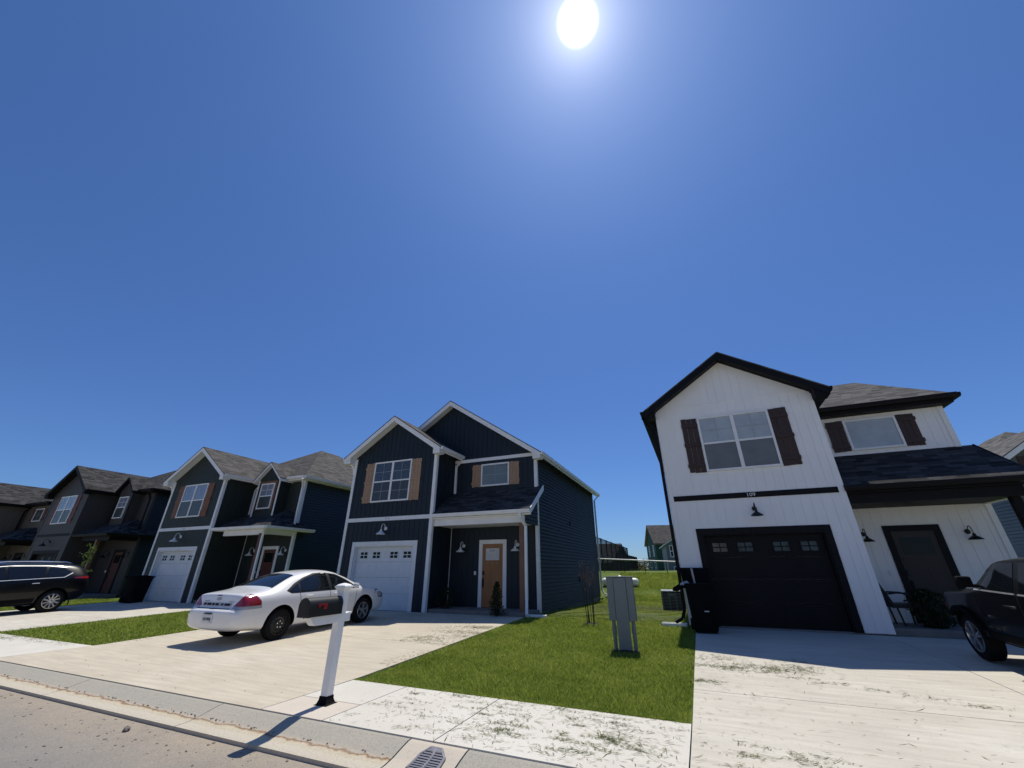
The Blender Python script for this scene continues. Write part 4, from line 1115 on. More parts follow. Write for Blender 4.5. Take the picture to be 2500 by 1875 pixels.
def soil_patch(name, x, y, rx, ry, mat, label, cat, h=.03, seed=1):
    rr = random.Random(seed); n = 28; mb = MB(); rings = []
    for k, fr in enumerate((1, .8, .5, .2)):
        rings.append([(x+rx*fr*math.cos(a)*(1+rr.uniform(-.18, .18)), y+ry*fr*math.sin(a)*(1+rr.uniform(-.18, .18)), gh(y)-.02+h*(1-fr**2)+rr.uniform(0, .012)*(k > 0)) for a in np.linspace(0, 2*math.pi, n+1)[:-1]])
    v = [p for r in rings for p in r]; f = []
    for k in range(3):
        for i in range(n): f.append((k*n+i, k*n+(i+1) % n, (k+1)*n+(i+1) % n, (k+1)*n+i))
    f.append([3*n+i for i in range(n)]); mb.grid_faces(v, f)
    o = mb.build(name, mat, None, True); o['kind'] = 'structure'; return o
soil_patch('soil', -1.56, 8.98, .4, .17, 'mulch', '', '', .05, 3)

# ---------------------------------------------------------------- bins
def bin_(name, label, loc, rz, lid_open):
    t = thing(name, label, 'rubbish bin', loc, rz, 'black wheeled rubbish bins')
    b = MB()
    lo = [(-.24, -.27, .0), (.24, -.27, .0), (.24, .25, .0), (-.24, .25, .0)]; hi = [(-.30, -.36, 1.0), (.30, -.36, 1.0), (.30, .34, 1.0), (-.30, .34, 1.0)]
    b.grid_faces(lo+hi, [(0, 3, 2, 1), (4, 5, 6, 7), (0, 1, 5, 4), (1, 2, 6, 5), (2, 3, 7, 6), (3, 0, 4, 7)])
    b.build('bin_body', 'black_plastic', t, True, bevel=.03)
    r = MB(); r.box(-.32, .32, -.38, .36, .95, .995); r.build('rim', 'black_plastic', t, True, bevel=.012)
    h = MB(); h.tube([(-.27, .36, .97), (-.27, .45, 1.0), (.27, .45, 1.0), (.27, .36, .97)], .018, 10); h.build('handle', 'black_plastic', t, True)
    l = MB()
    if lid_open:
        l.prism([(-.32, .40, 1.0), (.32, .40, 1.0), (.34, .50, 1.34), (-.34, .50, 1.34)], (0, .035, 0)); l.bar((-.30, .41, 1.17), (.22, .41, 1.17), .015, .012)
    else:
        l.prism([(-.33, -.42, 1.0), (-.33, -.40, 1.03), (-.33, 0, 1.075), (-.33, .42, 1.04), (-.33, .42, 1.0)], (.66, 0, 0)); l.box(-.12, .12, -.46, -.42, 1.0, 1.025)
    l.build('lid', 'black_plastic', t, True, bevel=.008)
    for s in (-1, 1):
        w = MB(); w.lathe([(.1, -.025), (.12, -.02), (.12, .02), (.1, .025)], (s*.27, .24, .12), 'x', 20); w.build('wheel', 'rubber', t, True)
    return t
wb = bin_('wheeled_bin', 'open black bin beside the black garage door of the white house', (-.14, 11.62, .2), R_(4), True)
MB().box(.02, .12, -.335, -.329, .42, .44).build('label_strip', 'plate', wb)
bin_('wheeled_bin', 'closed black bin before the white garage door of the dark green house', (-23.1, 11.4, .19), R_(-172), False)
st_ = MB(); st_.bar((0, 0, 0), (-.02, .06, .36), .04, .02)
so = st_.build('wooden_stick', 'stick'); so.location = (-.2, 11.5, 1.16); so.rotation_euler = (0, 0, R_(4)); tag(so, 'pale wooden stick poking up out of the open black bin', 'stick')
def bag():
    rr = random.Random(4); t = thing('rubbish_bag', 'black flap and grey plastic bag hanging over the open bin edge', 'bag', (-.43, 11.42, 1.14))
    m = MB(); pts = [(-.30, -.02, -.10), (-.27, -.02, -.03), (-.12, -.02, .05), (.02, 0, .08), (.10, 0, .06), (.10, 0, -.03), (-.06, -.02, -.05), (-.20, -.02, -.12)]
    m.prism([(a, b-.03, c) for a, b, c in pts], (.02, .09, 0)); m.build('flap', 'black_plastic', t, True, bevel=.012)
    g = MB(); prof = []
    for k, x in enumerate(np.linspace(-.10, .18, 9)):
        prof.append([(x, -.05+rr.uniform(-.01, .01), .06+.05*math.sin((x+.1)/.28*math.pi)-.06*(x > .1)+rr.uniform(-.008, .008)), (x, -.08+rr.uniform(-.01, .01), .02-.07*(x > .06)+rr.uniform(-.01, .01)), (x+.01, .06, .05)])
    v = [p for r in prof for p in r]; f = []
    for k in range(8): f += [(k*3, k*3+3, k*3+4, k*3+1), (k*3, k*3+2, k*3+5, k*3+3)]
    g.grid_faces(v, f); g.build('bag_film', 'grey_bag', t, True, recalc=False)
bag()

# ---------------------------------------------------------------- air conditioner, splash blocks, tank
def ac():
    t = thing('air_conditioner', 'green grey outdoor air conditioner unit beside the white house', 'air conditioner', (-1.17, 17.8, .06), R_(3))
    MB().box(-.45, .45, -.45, .45, -.1, .03).build('pad', 'foundation', t)
    c = MB(); c.box(-.35, .35, -.35, .35, .03, .70); c.build('interior_shade', 'void', t)  # cabinet interior painted near-black as the shade behind the grille
    l = MB(); l.box(-.375, .375, -.375, .375, .70, .735); l.build('lid', 'alu', t, bevel=.008)
    g = MB()
    for k in range(13): g.box(-.33, .33, -.372, -.352, .07+k*.047, .092+k*.047)
    for x in (-.37, -.13, .1, .33): g.box(x, x+.04, -.382, -.3725, .03, .70)
    g.box(-.08, .08, -.386, -.3825, .56, .64)
    for k in range(13): g.box(-.372, -.352, -.33, .33, .07+k*.047, .092+k*.047)
    g.box(-.38, -.3725, -.37, -.32, .03, .70); g.box(-.38, -.3725, .32, .37, .03, .70)
    g.build('grille', 'acmetal', t)
ac()
def splash(x, y, rz, label):
    o = MB(); o.box(-.3, .3, -.14, -.1, 0, .09); o.box(-.3, .3, .1, .14, 0, .09); o.box(-.3, .3, -.1, .1, 0, .03); o.box(.26, .3, -.1, .1, .03, .09)
    s = o.build('splash_block', 'white_trim', bevel=.008); s.location = (x, y, gh(y)-.02); s.rotation_euler = (0, 0, rz)
    return tag(s, label, 'splash block', 'splash blocks below downspouts')
splash(-.86, 12.35, 0, 'white splash block under the black downspout of the white house')
splash(-4.55, 23.7, 0, 'white splash block at the rear corner of the navy house')
splash(-4.75, 12.75, .2, 'white splash block by the porch downspout of the navy house')
def tank():
    t = thing('propane_tank', 'white horizontal propane tank on the grass behind the pedestal', 'tank', (-4.45, 26.0, gh(26.0)-.28))
    b = MB(); prof = [(.0, -1.05), (.1, -1.04), (.18, -.99), (.215, -.9), (.22, -.85), (.22, .85), (.215, .9), (.18, .99), (.1, 1.04), (.0, 1.05)]
    b.lathe(prof, (0, 0, .5), 'x', 28, False); b.build('tank_shell', 'white_metal', t, True)
    for x in (-.6, .6): MB().box(x-.05, x+.05, -.16, .16, -.2, .31).build('foot', 'white_metal', t)
    d = MB(); d.lathe([(.1, 0), (.1, .1), (.05, .14), (0, .145)], (0, 0, .71), 'z', 18, True); d.build('valve_dome', 'white_metal', t, True)
tank()

# ---------------------------------------------------------------- plants
def leaves(mb, pts, size, rr, flat=.3):
    for p in pts:
        d = Vector((rr.gauss(0, 1), rr.gauss(0, 1), rr.gauss(0, .7)+flat)).normalized(); s = d.orthogonal().normalized()
        s.rotate(Matrix.Rotation(rr.uniform(0, 6.28), 3, d)); u = d.cross(s)
        l = size*rr.uniform(.6, 1.3); w = l*.38; p = Vector(p)
        mb.face([p-s*l/2, p-u*w/2+d*l*.06, p+s*l/2, p+u*w/2+d*l*.06])
def shrub(name, label, x, y, z, h, r, mat, n, size, seed, cone=True, stems=5):
    rr = random.Random(seed); t = thing(name, label, 'shrub', (x, y, z))
    s = MB()
    for k in range(stems):
        a = rr.uniform(0, 6.28); s.tube([(0.03*math.cos(a), .03*math.sin(a), -.05), (r*.3*math.cos(a), r*.3*math.sin(a), h*.5), (r*.35*math.cos(a), r*.35*math.sin(a), h*.8)], [.012, .008, .004], 5)
    s.build('stem', 'stem', t)
    pts = []
    while len(pts) < n:
        f = rr.random(); lim = r*((1-f)**.6*.9+.12 if cone else math.sqrt(max(0, 1-(2*f-1)**2))*.9+.1)
        a = rr.uniform(0, 6.28); q = lim*math.sqrt(rr.random())*(1+.25*math.sin(3*a+f*9)); pts.append((q*math.cos(a), q*math.sin(a), h*(.05+.95*f)))
    m = MB(); leaves(m, pts, size, rr); m.build('foliage', mat, t, recalc=False)
    return t
shrub('porch_shrub', 'dark upright evergreen shrub before the oak door of the navy house', -5.95, 12.5, .2, .95, .24, 'leaf_dark', 900, .075, 1)
shrub('porch_shrub', 'low dark shrub beside the garage wall of the navy house', -8.2, 13.2, .22, .7, .3, 'leaf_dark', 600, .07, 2, False)
shrub('porch_plant', 'rounded grassy green plant before the white house front door', 4.52, 12.98, .24, .85, .36, 'leaf_dark', 1100, .10, 3, False)
def sapling():
    rr = random.Random(9); t = thing('young_tree', 'young leafy tree behind the glossy black suv', 'tree', (-24.98, 10.02, gh(10)-.03))
    s = MB(); s.tube([(0, 0, -.05), (.02, .0, .8), (-.02, .03, 1.6), (.0, 0, 2.25)], [.025, .02, .014, .006], 7); pts = []
    for k in range(16):
        z = .95+k*.085; a = rr.uniform(0, 6.28); l = rr.uniform(.2, .42)*(1-.35*k/16)
        e = (l*math.cos(a), l*math.sin(a), z+.18); s.tube([(0, 0, z), e], [.008, .003], 5)
        for j in range(9): f = rr.uniform(.35, 1.1); pts.append((e[0]*f+rr.gauss(0, .04), e[1]*f+rr.gauss(0, .04), z+.18*f+rr.gauss(0, .05)))
    for j in range(22): pts.append((rr.gauss(0, .06), rr.gauss(0, .06), rr.uniform(1.9, 2.35)))
    s.build('trunk', 'stem', t, True); m = MB(); leaves(m, pts, .13, rr); m.build('crown', 'leaf_bright', t, recalc=False)
sapling()
def twig():
    rr = random.Random(5); t = thing('bare_shrub', 'bare multi stemmed young shrub in a mulch ring on the lawn', 'shrub', (-2.95, 12.05, gh(12.05)-.02))
    s = MB(); tw = MB()
    for k in range(11):
        a = rr.uniform(0, 6.28); o = rr.uniform(0, .12); q = rr.uniform(.1, .24); h = rr.uniform(1.0, 1.5)
        pts = [(o*math.cos(a), o*math.sin(a), -.03), (q*.7*math.cos(a), q*.7*math.sin(a), h*.45), (q*math.cos(a+.2), q*math.sin(a+.2), h)]
        s.tube(pts, [.008, .006, .003], 6)
        for j in range(5):
            f = rr.uniform(.5, 1); b = Vector(pts[1]).lerp(Vector(pts[2]), f); e = b+Vector((rr.uniform(-.16, .16), rr.uniform(-.16, .16), rr.uniform(.1, .3))); tw.tube([b, e], [.003, .0015], 4)
    s.build('stem', 'stem', t, True); tw.build('twig', 'post_wood', t)
    m = MB(); leaves(m, [(rr.gauss(0, .16), rr.gauss(0, .16), rr.uniform(.7, 1.6)) for k in range(90)], .03, rr); m.build('bud', 'door_red', t, recalc=False)
twig(); soil_patch('mulch_ring', -2.95, 12.05, .3, .3, 'mulch', '', '', .03, 8)
def bench():
    t = thing('porch_chair', 'black armchair with raked back beside the pillar of the white porch', 'chair', (4.14, 13.25, .34), R_(90))
    s = MB(); s.prism([(-.27, -.27, .42), (-.27, -.25, .46), (-.27, .2, .44), (-.27, .24, .50), (-.27, .26, .36), (-.27, -.24, .36)], (.54, 0, 0)); s.build('seat', 'black_metal', t, bevel=.01)
    b = MB(); b.prism([(-.25, .2, .44), (-.25, .40, 1.0), (-.25, .425, 1.0), (-.25, .25, .40)], (.5, 0, 0)); b.build('backrest', 'black_metal', t, bevel=.008)
    for x in (-.25, .25):
        MB().bar((x, -.2, 0), (x, -.22, .40), .03, .03).build('leg', 'black_metal', t); MB().bar((x, .14, 0), (x, .18, .40), .03, .03).build('leg', 'black_metal', t)
        a = MB(); a.tube([(x, .3, .64), (x, .1, .67), (x, -.14, .66), (x, -.23, .60), (x, -.23, .42)], .018, 8); a.build('armrest', 'black_metal', t, True)
bench()

# ---------------------------------------------------------------- far background
def fence_rail():
    t = thing('rail_fence', 'low fence with a bright metal top rail across the rear lawn', 'fence', (0, 30.0, 0))
    z = lambda x: np.interp(x, [-12, -6.3, -1.4, 6], [2.33, 2.17, 1.95, 1.65])
    for a, b in zip(np.arange(-12, 6, 2.0), np.arange(-10, 6.1, 2.0)):
        q = MB(); q.tube([(a, 0, z(a)), (b, 0, z(b))], .035, 8); q.build('top_rail', 'alu', t, True)
    for x in np.arange(-11.5, 6, 1.35):
        q = MB(); q.tube([(x, .02, 1.1), (x, .02, z(x)-.03)], .028, 6); q.build('fence_post', 'black_metal', t)
fence_rail()
def side_fence():
    t = thing('black_picket_fence', 'tall black picket fence stepping down the bank behind the navy house', 'fence', (0, 0, 0))
    key = [(-7.35, 33.5, 3.85), (-6.8, 46, 3.5), (-6.8, 46.2, 2.82), (-6.84, 53, 2.78)]
    pts = [Vector(key[0]).lerp(Vector(key[1]), k/7) for k in range(8)]+[Vector(key[2]).lerp(Vector(key[3]), k/5) for k in range(6)]
    for p in pts:
        q = MB(); q.bar((p.x, p.y, .6), (p.x, p.y, p.z+.06), .09, .09); q.build('fence_post', 'black_metal', t)
    for a, b in zip(pts, pts[1:]):
        if abs(a.z-b.z) > .4: continue
        m = MB()
        for dz in (0, -1.3): m.bar((a.x, a.y, a.z+dz), (b.x, b.y, b.z+dz), .05, .06)
        for j in range(12):
            r = a.lerp(b, (j+.5)/12); m.bar((r.x, r.y, 1.0), (r.x, r.y, r.z), .022, .022)
        m.build('picket_panel', 'black_metal', t)
side_fence()
def simple_house(name, label, loc, rz, w, d, he, pk, wall, roofm, trim, wins, axis='x', wallside=None):
    t = thing(name, label, 'house', loc, R_(rz)); m = MB(); o = .35
    if axis == 'x':     # ridge along local x, gables at the ends
        m.box(0, w, 0, d, -1.5, he)
        for x in (0, w): m.prism([(x, 0, he), (x, d, he), (x, d/2, pk)], (.08 if x == 0 else -.08, 0, 0))
        r = MB(); f = MB(); p = (pk-he)/(d/2)
        for s, yy in ((-1, -o), (1, d+o)):
            q = [(-o, yy, he-p*o+.12), (w+o, yy, he-p*o+.12), (w+o, d/2, pk+.12), (-o, d/2, pk+.12)]; slab(r, q, .05); slab(f, [(a, b, z-.052) for a, b, z in q], .16)
    else:
        m.box(0, w, 0, d, -1.5, he)
        for y in (0, d): m.prism([(0, y, he), (w, y, he), (w/2, y, pk)], (0, .08 if y == 0 else -.08, 0))
        r = MB(); f = MB(); p = (pk-he)/(w/2)
        for xx in (-o, w+o):
            q = [(xx, -o, he-p*o+.12), (w/2, -o, pk+.12), (w/2, d+o, pk+.12), (xx, d+o, he-p*o+.12)]; slab(r, q, .05); slab(f, [(a, b, z-.052) for a, b, z in q], .16)
    m.build('wall', wall, t); r.build('roof', roofm, t); f.build('roof_trim', trim, t)
    for (side, u0, u1, z0, z1) in wins:
        b = MB(); g = MB()
        def bx(mb, a, c, e, h, dd):
            if side == 'front': mb.box(a, c, -dd, 0, e, h)
            elif side == 'left': mb.box(-dd, 0, a, c, e, h)
        k = .1
        bx(b, u0, u1, z0, z0+k, .05); bx(b, u0, u1, z1-k, z1, .05); bx(b, u0, u0+k, z0+k, z1-k, .05); bx(b, u1-k, u1, z0+k, z1-k, .05); bx(b, u0+k, u1-k, (z0+z1)/2-.05, (z0+z1)/2+.05, .05)
        wo = b.build('window', 'white_trim', t); bx(g, u0+k, u1-k, z0+k, z1-k, .02); g.build('pane', 'dark_glass', wo)
    return t
def sheath(name, c):
    m, nt, b = nm(name); br = nt.nodes.new('ShaderNodeTexBrick'); L(nt, coords(nt, 'UV'), br.inputs['Vector'])
    br.inputs['Color1'].default_value = (*c, 1); br.inputs['Color2'].default_value = (*mul(c, .8), 1); br.inputs['Mortar'].default_value = (*mul(c, .25), 1)
    br.inputs['Scale'].default_value = 1; br.inputs['Brick Width'].default_value = 2.44; br.inputs['Row Height'].default_value = 1.22; br.inputs['Mortar Size'].default_value = .03
    L(nt, br.outputs[0], b.inputs['Base Color']); b.inputs['Roughness'].default_value = .7; return m
M['sheathing'] = sheath('green_sheathing', (.022, .075, .05))
simple_house('unfinished_house', 'unfinished house in green sheathing far behind the lawn', (-7.1, 83.5, .4), 17, 9, 8.5, 5.7, 9.0, 'sheathing', 'roof_brown', 'sh_tan',
    [('left', 1.6, 2.7, 3.3, 5.3), ('left', 5.4, 6.5, 3.3, 5.3), ('left', 1.5, 2.7, .4, 2.4), ('left', 5.2, 6.8, .4, 2.4)])
simple_house('grey_house', 'light grey finished house partly behind the white house, far off', (-4.2, 66, .4), 8, 9, 9, 4.5, 7.2, 'w_grey', 'roof_grey', 'white_trim',
    [('front', .45, .95, 2.7, 4.3), ('front', .65, 1.35, .3, 1.5), ('front', 3, 4, 2.7, 4.2)], 'y')
simple_house('brown_house', 'dark brown house behind the black picket fence', (-19.3, 45, .6), -4, 11, 8, 1.55, 3.4, 'dirtbrown', 'roof_dark', 'black_trim', [('front', 7, 8, .6, 1.8)], 'x')
simple_house('opposite_house', 'pale house across the street, left of the two opposite', (-19, -30, -.05), 0, 9, 11, 5.4, 8.2, 'w_white', 'roof_grey', 'white_trim', [], 'y')
simple_house('opposite_house', 'pale house across the street, right of the two opposite', (-6.5, -30, -.05), 0, 9, 11, 5.4, 8.2, 'w_white', 'roof_brown', 'white_trim', [], 'y')
def scrub():
    rr = random.Random(21); kinds = ['low olive scrub bush beyond the rear rail fence', ]
    for k in range(26):
        x = -46+k*3.6+rr.uniform(-1, 1); y = 100+rr.uniform(-12, 14); h = rr.uniform(2.2, 3.6); r = rr.uniform(2.6, 3.8)
        t = thing('scrub_bush', 'olive scrub bush in the thicket along the skyline behind the houses', 'bush', (x, y, gh(y)-.2), 0, 'scrub along the skyline')
        tr_ = MB()
        for q in range(5):
            a = rr.uniform(0, 6.28); tr_.tube([(0, 0, -.2), (r*.4*math.cos(a), r*.4*math.sin(a), h*.5), (r*.5*math.cos(a), r*.5*math.sin(a), h*.8)], [.1, .06, .02], 5)
        tr_.build('trunk', 'stem', t); pts = []
        while len(pts) < 1500:
            f = rr.random(); a = rr.uniform(0, 6.28); lim = r*(math.sqrt(max(0, 1-(1.6*f-.6)**2))); q = lim*math.sqrt(rr.random())*(1+.3*math.sin(4*a+k)); pts.append((q*math.cos(a), q*math.sin(a), h*f*(1+.15*math.sin(5*a))))
        m = MB(); leaves(m, pts, .42, rr); m.build('crown', 'leaf_scrub', t, recalc=False)
scrub()

# ---------------------------------------------------------------- grass, clippings, grit
def blades(name, mat, P, h, w, lean=.35, kind='stuff'):
    n = len(P); a = RNG.uniform(0, 2*np.pi, n); hh = h*RNG.uniform(.55, 1.35, n) if np.isscalar(h) else h*RNG.uniform(.6, 1.3, n)
    ww = (w if not np.isscalar(w) else np.full(n, w))*RNG.uniform(.7, 1.3, n); la = RNG.uniform(0, 2*np.pi, n); ll = hh*RNG.uniform(0, lean*2, n)
    s = np.stack([np.cos(a)*ww/2, np.sin(a)*ww/2, np.zeros(n)], 1)
    tip = np.stack([np.cos(la)*ll, np.sin(la)*ll, hh], 1); mid = tip*[.35, .35, .55]
    V = np.stack([P-s, P+s, P+mid+s*.8, P+mid-s*.8, P+tip], 1).reshape(-1, 3)
    i = np.arange(n)*5
    quads = np.stack([i, i+1, i+2, i+3], 1); tris = np.stack([i+3, i+2, i+4], 1)
    me = bpy.data.meshes.new(name); me.vertices.add(len(V)); me.vertices.foreach_set('co', V.ravel())
    loops = np.concatenate([quads.ravel(), tris.ravel()]); me.loops.add(len(loops)); me.loops.foreach_set('vertex_index', loops.astype(np.int32))
    me.polygons.add(2*n); st = np.concatenate([np.arange(n)*4, 4*n+np.arange(n)*3]); me.polygons.foreach_set('loop_start', st.astype(np.int32))
    me.update(calc_edges=True); me.validate(); me.materials.append(M[mat])
    o = bpy.data.objects.new(name, me); col.objects.link(o); o['kind'] = kind; return o
GYa = np.array([p[0] for p in GY]); GZa = np.array([p[1] for p in GY])
def gz_(y): return np.interp(y, GYa, GZa)
def scatter(x0, x1, y0, y1, n, mask=None):
    x = RNG.uniform(x0, x1, n); y = RNG.uniform(y0, y1, n)
    if mask is not None:
        k = mask(x, y); x, y = x[k], y[k]
    return np.stack([x, y, gz_(y)-.03], 1)
edgeL = lambda y: np.interp(y, [5.67, 9.6, 11.5, 12.6, 12.7, 30], [-5.0, -5.02, -5.04, -5.0, -4.95, -4.95])
lawn = lambda x, y: (x > edgeL(y)+.01+.02*np.sin(y*9)) & (x < -.40+.015*np.sin(y*13)) & ~((np.abs(x+2.95) < .2) & (np.abs(y-12.05) < .2))
def lawn_strip(x0, x1, y0, y1, n, mask=None):
    u = RNG.uniform(0, 1, n); y = y0*(y1/y0)**u; x = RNG.uniform(x0, x1, n)      # density falls off with distance from the street
    if mask is not None:
        k = mask(x, y); x, y = x[k], y[k]
    return np.stack([x, y, gz_(y)-.03], 1)
A = lawn_strip(-5.05, -.38, 5.69, 29.5, 230000, lambda x, y: lawn(x, y) & ~((y > 12.5) & (x > -.6)))
A[:, 2] += .012
blades('grass', 'blade', A, .042+.0009*A[:, 1], .0066*A[:, 1]/6, .7)
e = RNG.uniform(-5.0, -.4, 6000); blades('grass', 'blade', np.stack([e, 5.675+np.abs(RNG.normal(0, .02, 6000)), np.full(6000, -.02)], 1), .05, .008, .8)
Cc = np.concatenate([scatter(-17.15, -12.33, 5.7, 12.0, 45000), scatter(-28.5, -24.45, 5.7, 12, 16000)]); Cc[:, 2] += .012; blades('grass', 'blade', Cc, .055, .02, .7)
blades('grass', 'blade', scatter(-16.9, -13, 12, 28, 9000), .08, .03)
blades('grass', 'blade', scatter(6.9, 11.1, 5.7, 14, 9000), .065, .02)

def lying(name, mat, P, ln, w):
    n = len(P); a = RNG.normal(.1, .75, n); l = ln*np.exp(RNG.normal(-.1, .5, n)); c = RNG.uniform(-.5, .5, n)
    d = np.stack([np.cos(a), np.sin(a), np.zeros(n)], 1)*l[:, None]/2; d2 = np.stack([np.cos(a+c), np.sin(a+c), np.full(n, .03)], 1)*l[:, None]/2
    s = np.stack([-np.sin(a), np.cos(a), np.zeros(n)], 1)*(w*RNG.uniform(.6, 1.3, n))[:, None]/2
    z = np.zeros((n, 3)); z[:, 2] = RNG.uniform(.003, .012, n); P = P+z
    V = np.stack([P-d-s*.3, P-s, P+d2-s*.2, P+d2+s*.2, P+s, P-d+s*.3], 1).reshape(-1, 3); i = np.arange(n)*6
    f = np.stack([i, i+1, i+2, i+3, i+4, i+5], 1)
    me = bpy.data.meshes.new(name); me.from_pydata(V.tolist(), [], f.tolist()); me.materials.append(M[mat])
    o = bpy.data.objects.new(name, me); col.objects.link(o); o['kind'] = 'stuff'; return o
def clumps(cl):
    out = []
    for (x, y, rx, ry, n) in cl: out.append(np.stack([RNG.normal(x, rx, n), RNG.normal(y, ry, n), np.zeros(n)], 1))
    P = np.concatenate(out); P[:, 2] = gz_(P[:, 1])+.012; return P
cl = [(RNG.uniform(-3.9, -.5), RNG.uniform(4.3, 5.6), RNG.uniform(.04, .16), RNG.uniform(.012, .035), int(RNG.integers(6, 22))) for k in range(75)]
cl += [(RNG.uniform(-2.4, -.8), RNG.uniform(4.6, 5.4), RNG.uniform(.05, .12), RNG.uniform(.03, .05), int(RNG.integers(12, 28))) for k in range(22)]
cl += [(RNG.uniform(0, 1.3), RNG.uniform(4.3, 5.3), RNG.uniform(.06, .14), RNG.uniform(.03, .06), int(RNG.integers(10, 30))) for k in range(16)]
P1 = clumps(cl)
u = RNG.uniform(0, 1, (650, 2)); P2 = np.stack([-4.05+3.65*u[:, 0]**.7, 4.2+1.45*u[:, 1], np.full(650, .012)], 1)
u = RNG.uniform(0, 1, (420, 2)); P3 = np.stack([-.3+4.2*u[:, 0]**1.6, 4.3+4.4*u[:, 1], gz_(4.3+4.4*u[:, 1])+.012], 1)
P23 = np.concatenate([P1, P2, P3]); lying('grass_clippings', 'clip', P23[(P23[:, 1] > 4.18)], .06, .0065)
cl = [(RNG.uniform(-.3, 1.2), 8.7+RNG.uniform(-.5, .5), .2, .08, 60) for k in range(18)]+[(RNG.uniform(-.3, .4), 7.4, .15, .05, 40) for k in range(3)]
cl += [(.2+.42*k, 8.35-.16*k, .15, .035, 34) for k in range(7)]
cl += [(RNG.uniform(-6.3, -5.1), RNG.uniform(8.3, 10.6), .2, .12, 60) for k in range(30)]+[(-5.2, 6.6+.2*k, .1, .06, 16) for k in range(6)]
cl += [(RNG.uniform(-17.2, -13.2), RNG.uniform(5.2, 5.7), .3, .06, 40) for k in range(18)]+[(-12.1, RNG.uniform(6, 9), .08, .3, 40) for k in range(8)]
cl += [(-17.3, RNG.uniform(6, 9), .15, .3, 40) for k in range(8)]
cl += [(RNG.uniform(-9, -5.4), RNG.uniform(10.8, 12.2), .3, .1, 45) for k in range(14)]
lying('grass_clippings', 'clip', clumps(cl), .06, .009)
P4 = np.stack([RNG.uniform(-4.9, -.7, 9000), 14.4+RNG.normal(0, .75, 9000), np.zeros(9000)], 1); P4 = P4[np.sin(P4[:, 0]*2.1+P4[:, 1]*1.3)+np.sin(P4[:, 0]*5.3-P4[:, 1]*3.1)+RNG.normal(0, .5, 9000) > -.4]; P4[:, 2] = gz_(P4[:, 1])-.03; P4[:, 2] += .07; lying('grass_clippings', 'clip_fresh', P4, .12, .02)
P5 = np.stack([RNG.uniform(-4.3, -.7, 2600), 18+RNG.normal(0, 1.1, 2600), np.zeros(2600)], 1); P5[:, 2] = gz_(P5[:, 1])-.03; P5[:, 2] += .07; lying('grass_clippings', 'clip', P5, .14, .02)

def stones():
    rr = random.Random(3); mb = MB()
    def stone(m, p, r):
        bm = bmesh.new(); bmesh.ops.create_icosphere(bm, subdivisions=1, radius=r)
        for v in bm.verts: v.co = Vector((v.co.x*rr.uniform(.7, 1.3), v.co.y*rr.uniform(.6, 1.1), v.co.z*rr.uniform(.4, .8)))+Vector(p)
        m.grid_faces([v.co for v in bm.verts], [[v.index for v in f.verts] for f in bm.faces]); bm.free()
    for k in range(420):
        x = -2.6-abs(rr.gauss(0, 4)) if rr.random() < .5 else rr.uniform(-9.5, -2.5); y = rr.uniform(2.1, 3.6); stone(mb, (x, y, -.122), rr.choice([.005, .007, .009, .016])*rr.uniform(.7, 1.3))
    for k in range(90): stone(mb, (rr.uniform(-12, -3), rr.gauss(3.9, .012), -.058), rr.uniform(.006, .014))
    for k in range(60): stone(mb, (rr.uniform(-11, -5.2), rr.uniform(4.3, 6.5), .015), rr.uniform(.004, .008))
    o = mb.build('gravel', 'rock'); o['kind'] = 'stuff'
    b = MB(); stone(b, (0, 0, 0), .045); r = b.build('loose_stone', 'rock'); r.location = (-6.15, 3.42, -.10); tag(r, 'pale fist sized stone lying on the dusty road near the kerb', 'stone')
stones()

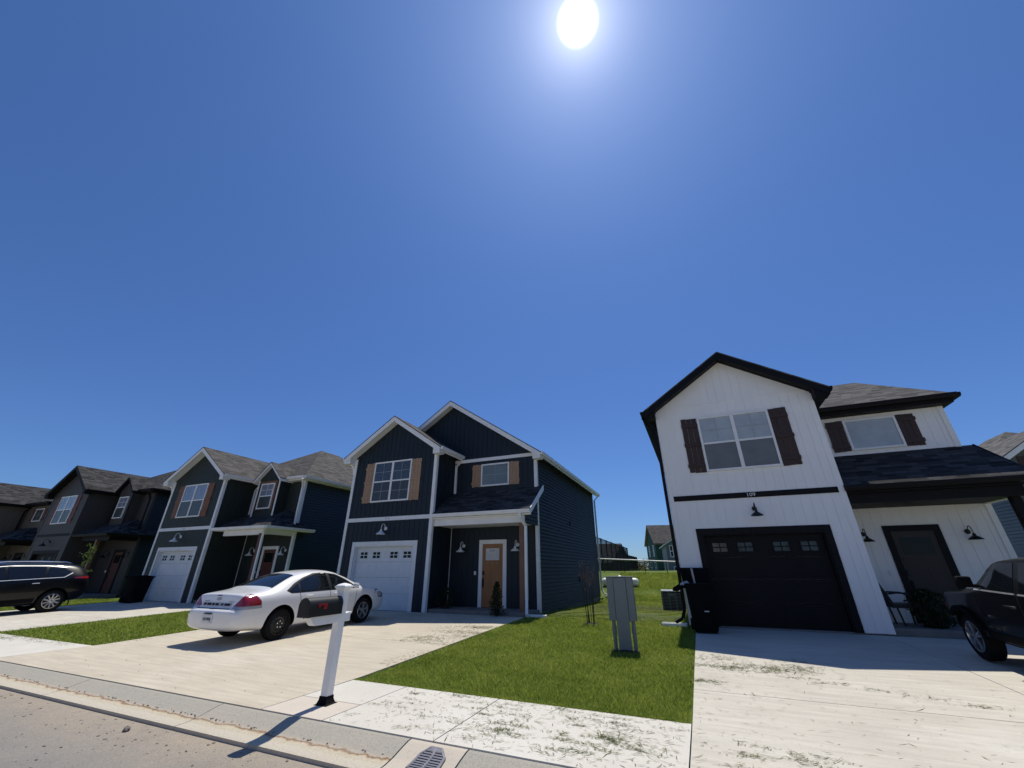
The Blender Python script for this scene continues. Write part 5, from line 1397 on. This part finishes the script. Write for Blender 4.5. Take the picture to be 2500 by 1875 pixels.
# ---------------------------------------------------------------- world, sun, camera
def world():
    w = bpy.data.worlds.new('World'); scn.world = w; w.use_nodes = True; nt = w.node_tree
    bg = nt.nodes['Background']; sky = nt.nodes.new('ShaderNodeTexSky'); sky.sky_type = 'NISHITA'; sky.sun_disc = False
    sky.sun_elevation = R_(66.75); sky.sun_rotation = R_(-5.6); sky.altitude = 300; sky.air_density = 1.0; sky.dust_density = .25; sky.ozone_density = 3.0
    hs = nt.nodes.new('ShaderNodeHueSaturation'); hs.inputs['Saturation'].default_value = 1.0; hs.inputs['Hue'].default_value = .5; L(nt, sky.outputs[0], hs.inputs['Color'])
    # sun disc, aureole and painted lens glare, fixed to the direction of the sun
    tc = nt.nodes.new('ShaderNodeTexCoord'); dt = nt.nodes.new('ShaderNodeVectorMath'); dt.operation = 'DOT_PRODUCT'
    L(nt, tc.outputs['Generated'], dt.inputs[0]); dt.inputs[1].default_value = SUN
    ac_ = nt.nodes.new('ShaderNodeMath'); ac_.operation = 'ARCCOSINE'; ac_.use_clamp = False; L(nt, dt.outputs['Value'], ac_.inputs[0])
    def ex(scale, amp):
        m1 = nt.nodes.new('ShaderNodeMath'); m1.operation = 'MULTIPLY'; m1.inputs[1].default_value = -1/R_(scale); L(nt, ac_.outputs[0], m1.inputs[0])
        m2 = nt.nodes.new('ShaderNodeMath'); m2.operation = 'EXPONENT'; L(nt, m1.outputs[0], m2.inputs[0])
        m3 = nt.nodes.new('ShaderNodeMath'); m3.operation = 'MULTIPLY'; m3.inputs[1].default_value = amp; L(nt, m2.outputs[0], m3.inputs[0]); return m3.outputs[0]
    mr = nt.nodes.new('ShaderNodeMapRange'); mr.interpolation_type = 'SMOOTHSTEP'; L(nt, ac_.outputs[0], mr.inputs[0])
    mr.inputs[1].default_value = R_(2.4); mr.inputs[2].default_value = R_(.8); mr.inputs[3].default_value = 0; mr.inputs[4].default_value = 26
    def sc(v, c):
        m = nt.nodes.new('ShaderNodeVectorMath'); m.operation = 'SCALE'; m.inputs[0].default_value = c; L(nt, v, m.inputs['Scale']); return m.outputs[0]
    def add(a, b):
        m = nt.nodes.new('ShaderNodeVectorMath'); m.operation = 'ADD'; L(nt, a, m.inputs[0]); L(nt, b, m.inputs[1]); return m.outputs[0]
    out = add(add(sc(mr.outputs[0], (1, .98, .94)), sc(ex(2.3, 10.5), (1, .97, .9))), sc(ex(9.5, 2.4), (.9, .88, 1.0)))
    out = add(out, sc(ex(40, 2.2), (.2, .48, 1.05)))
    tint = nt.nodes.new('ShaderNodeVectorMath'); tint.operation = 'MULTIPLY'; L(nt, hs.outputs[0], tint.inputs[0]); tint.inputs[1].default_value = (.405, .575, .88)
    L(nt, add(tint.outputs[0], out), bg.inputs['Color']); bg.inputs['Strength'].default_value = .10
world()
sl = bpy.data.lights.new('sun', 'SUN'); sl.energy = 4.5; sl.angle = R_(.5); sl.color = (1, .95, .835)
so = bpy.data.objects.new('sun', sl); col.objects.link(so); so.rotation_euler = (-SUN).to_track_quat('-Z', 'Y').to_euler(); so.location = (0, 0, 30)
cam = bpy.data.cameras.new('camera'); co = bpy.data.objects.new('camera', cam); col.objects.link(co); scn.camera = co
co.location = (0, 0, CAM_H); cam.sensor_width = 36; cam.lens = 36*962/2500; cam.clip_start = .05; cam.clip_end = 3000
YAW, PIT = R_(23.5), R_(25.2)
fwd = Vector((-math.sin(YAW)*math.cos(PIT), math.cos(YAW)*math.cos(PIT), math.sin(PIT)))
co.rotation_euler = fwd.to_track_quat('-Z', 'Y').to_euler()
vs = scn.view_settings; vs.view_transform = 'Standard'; vs.look = 'None'; vs.exposure = 0; vs.gamma = 1; vs.use_curve_mapping = False
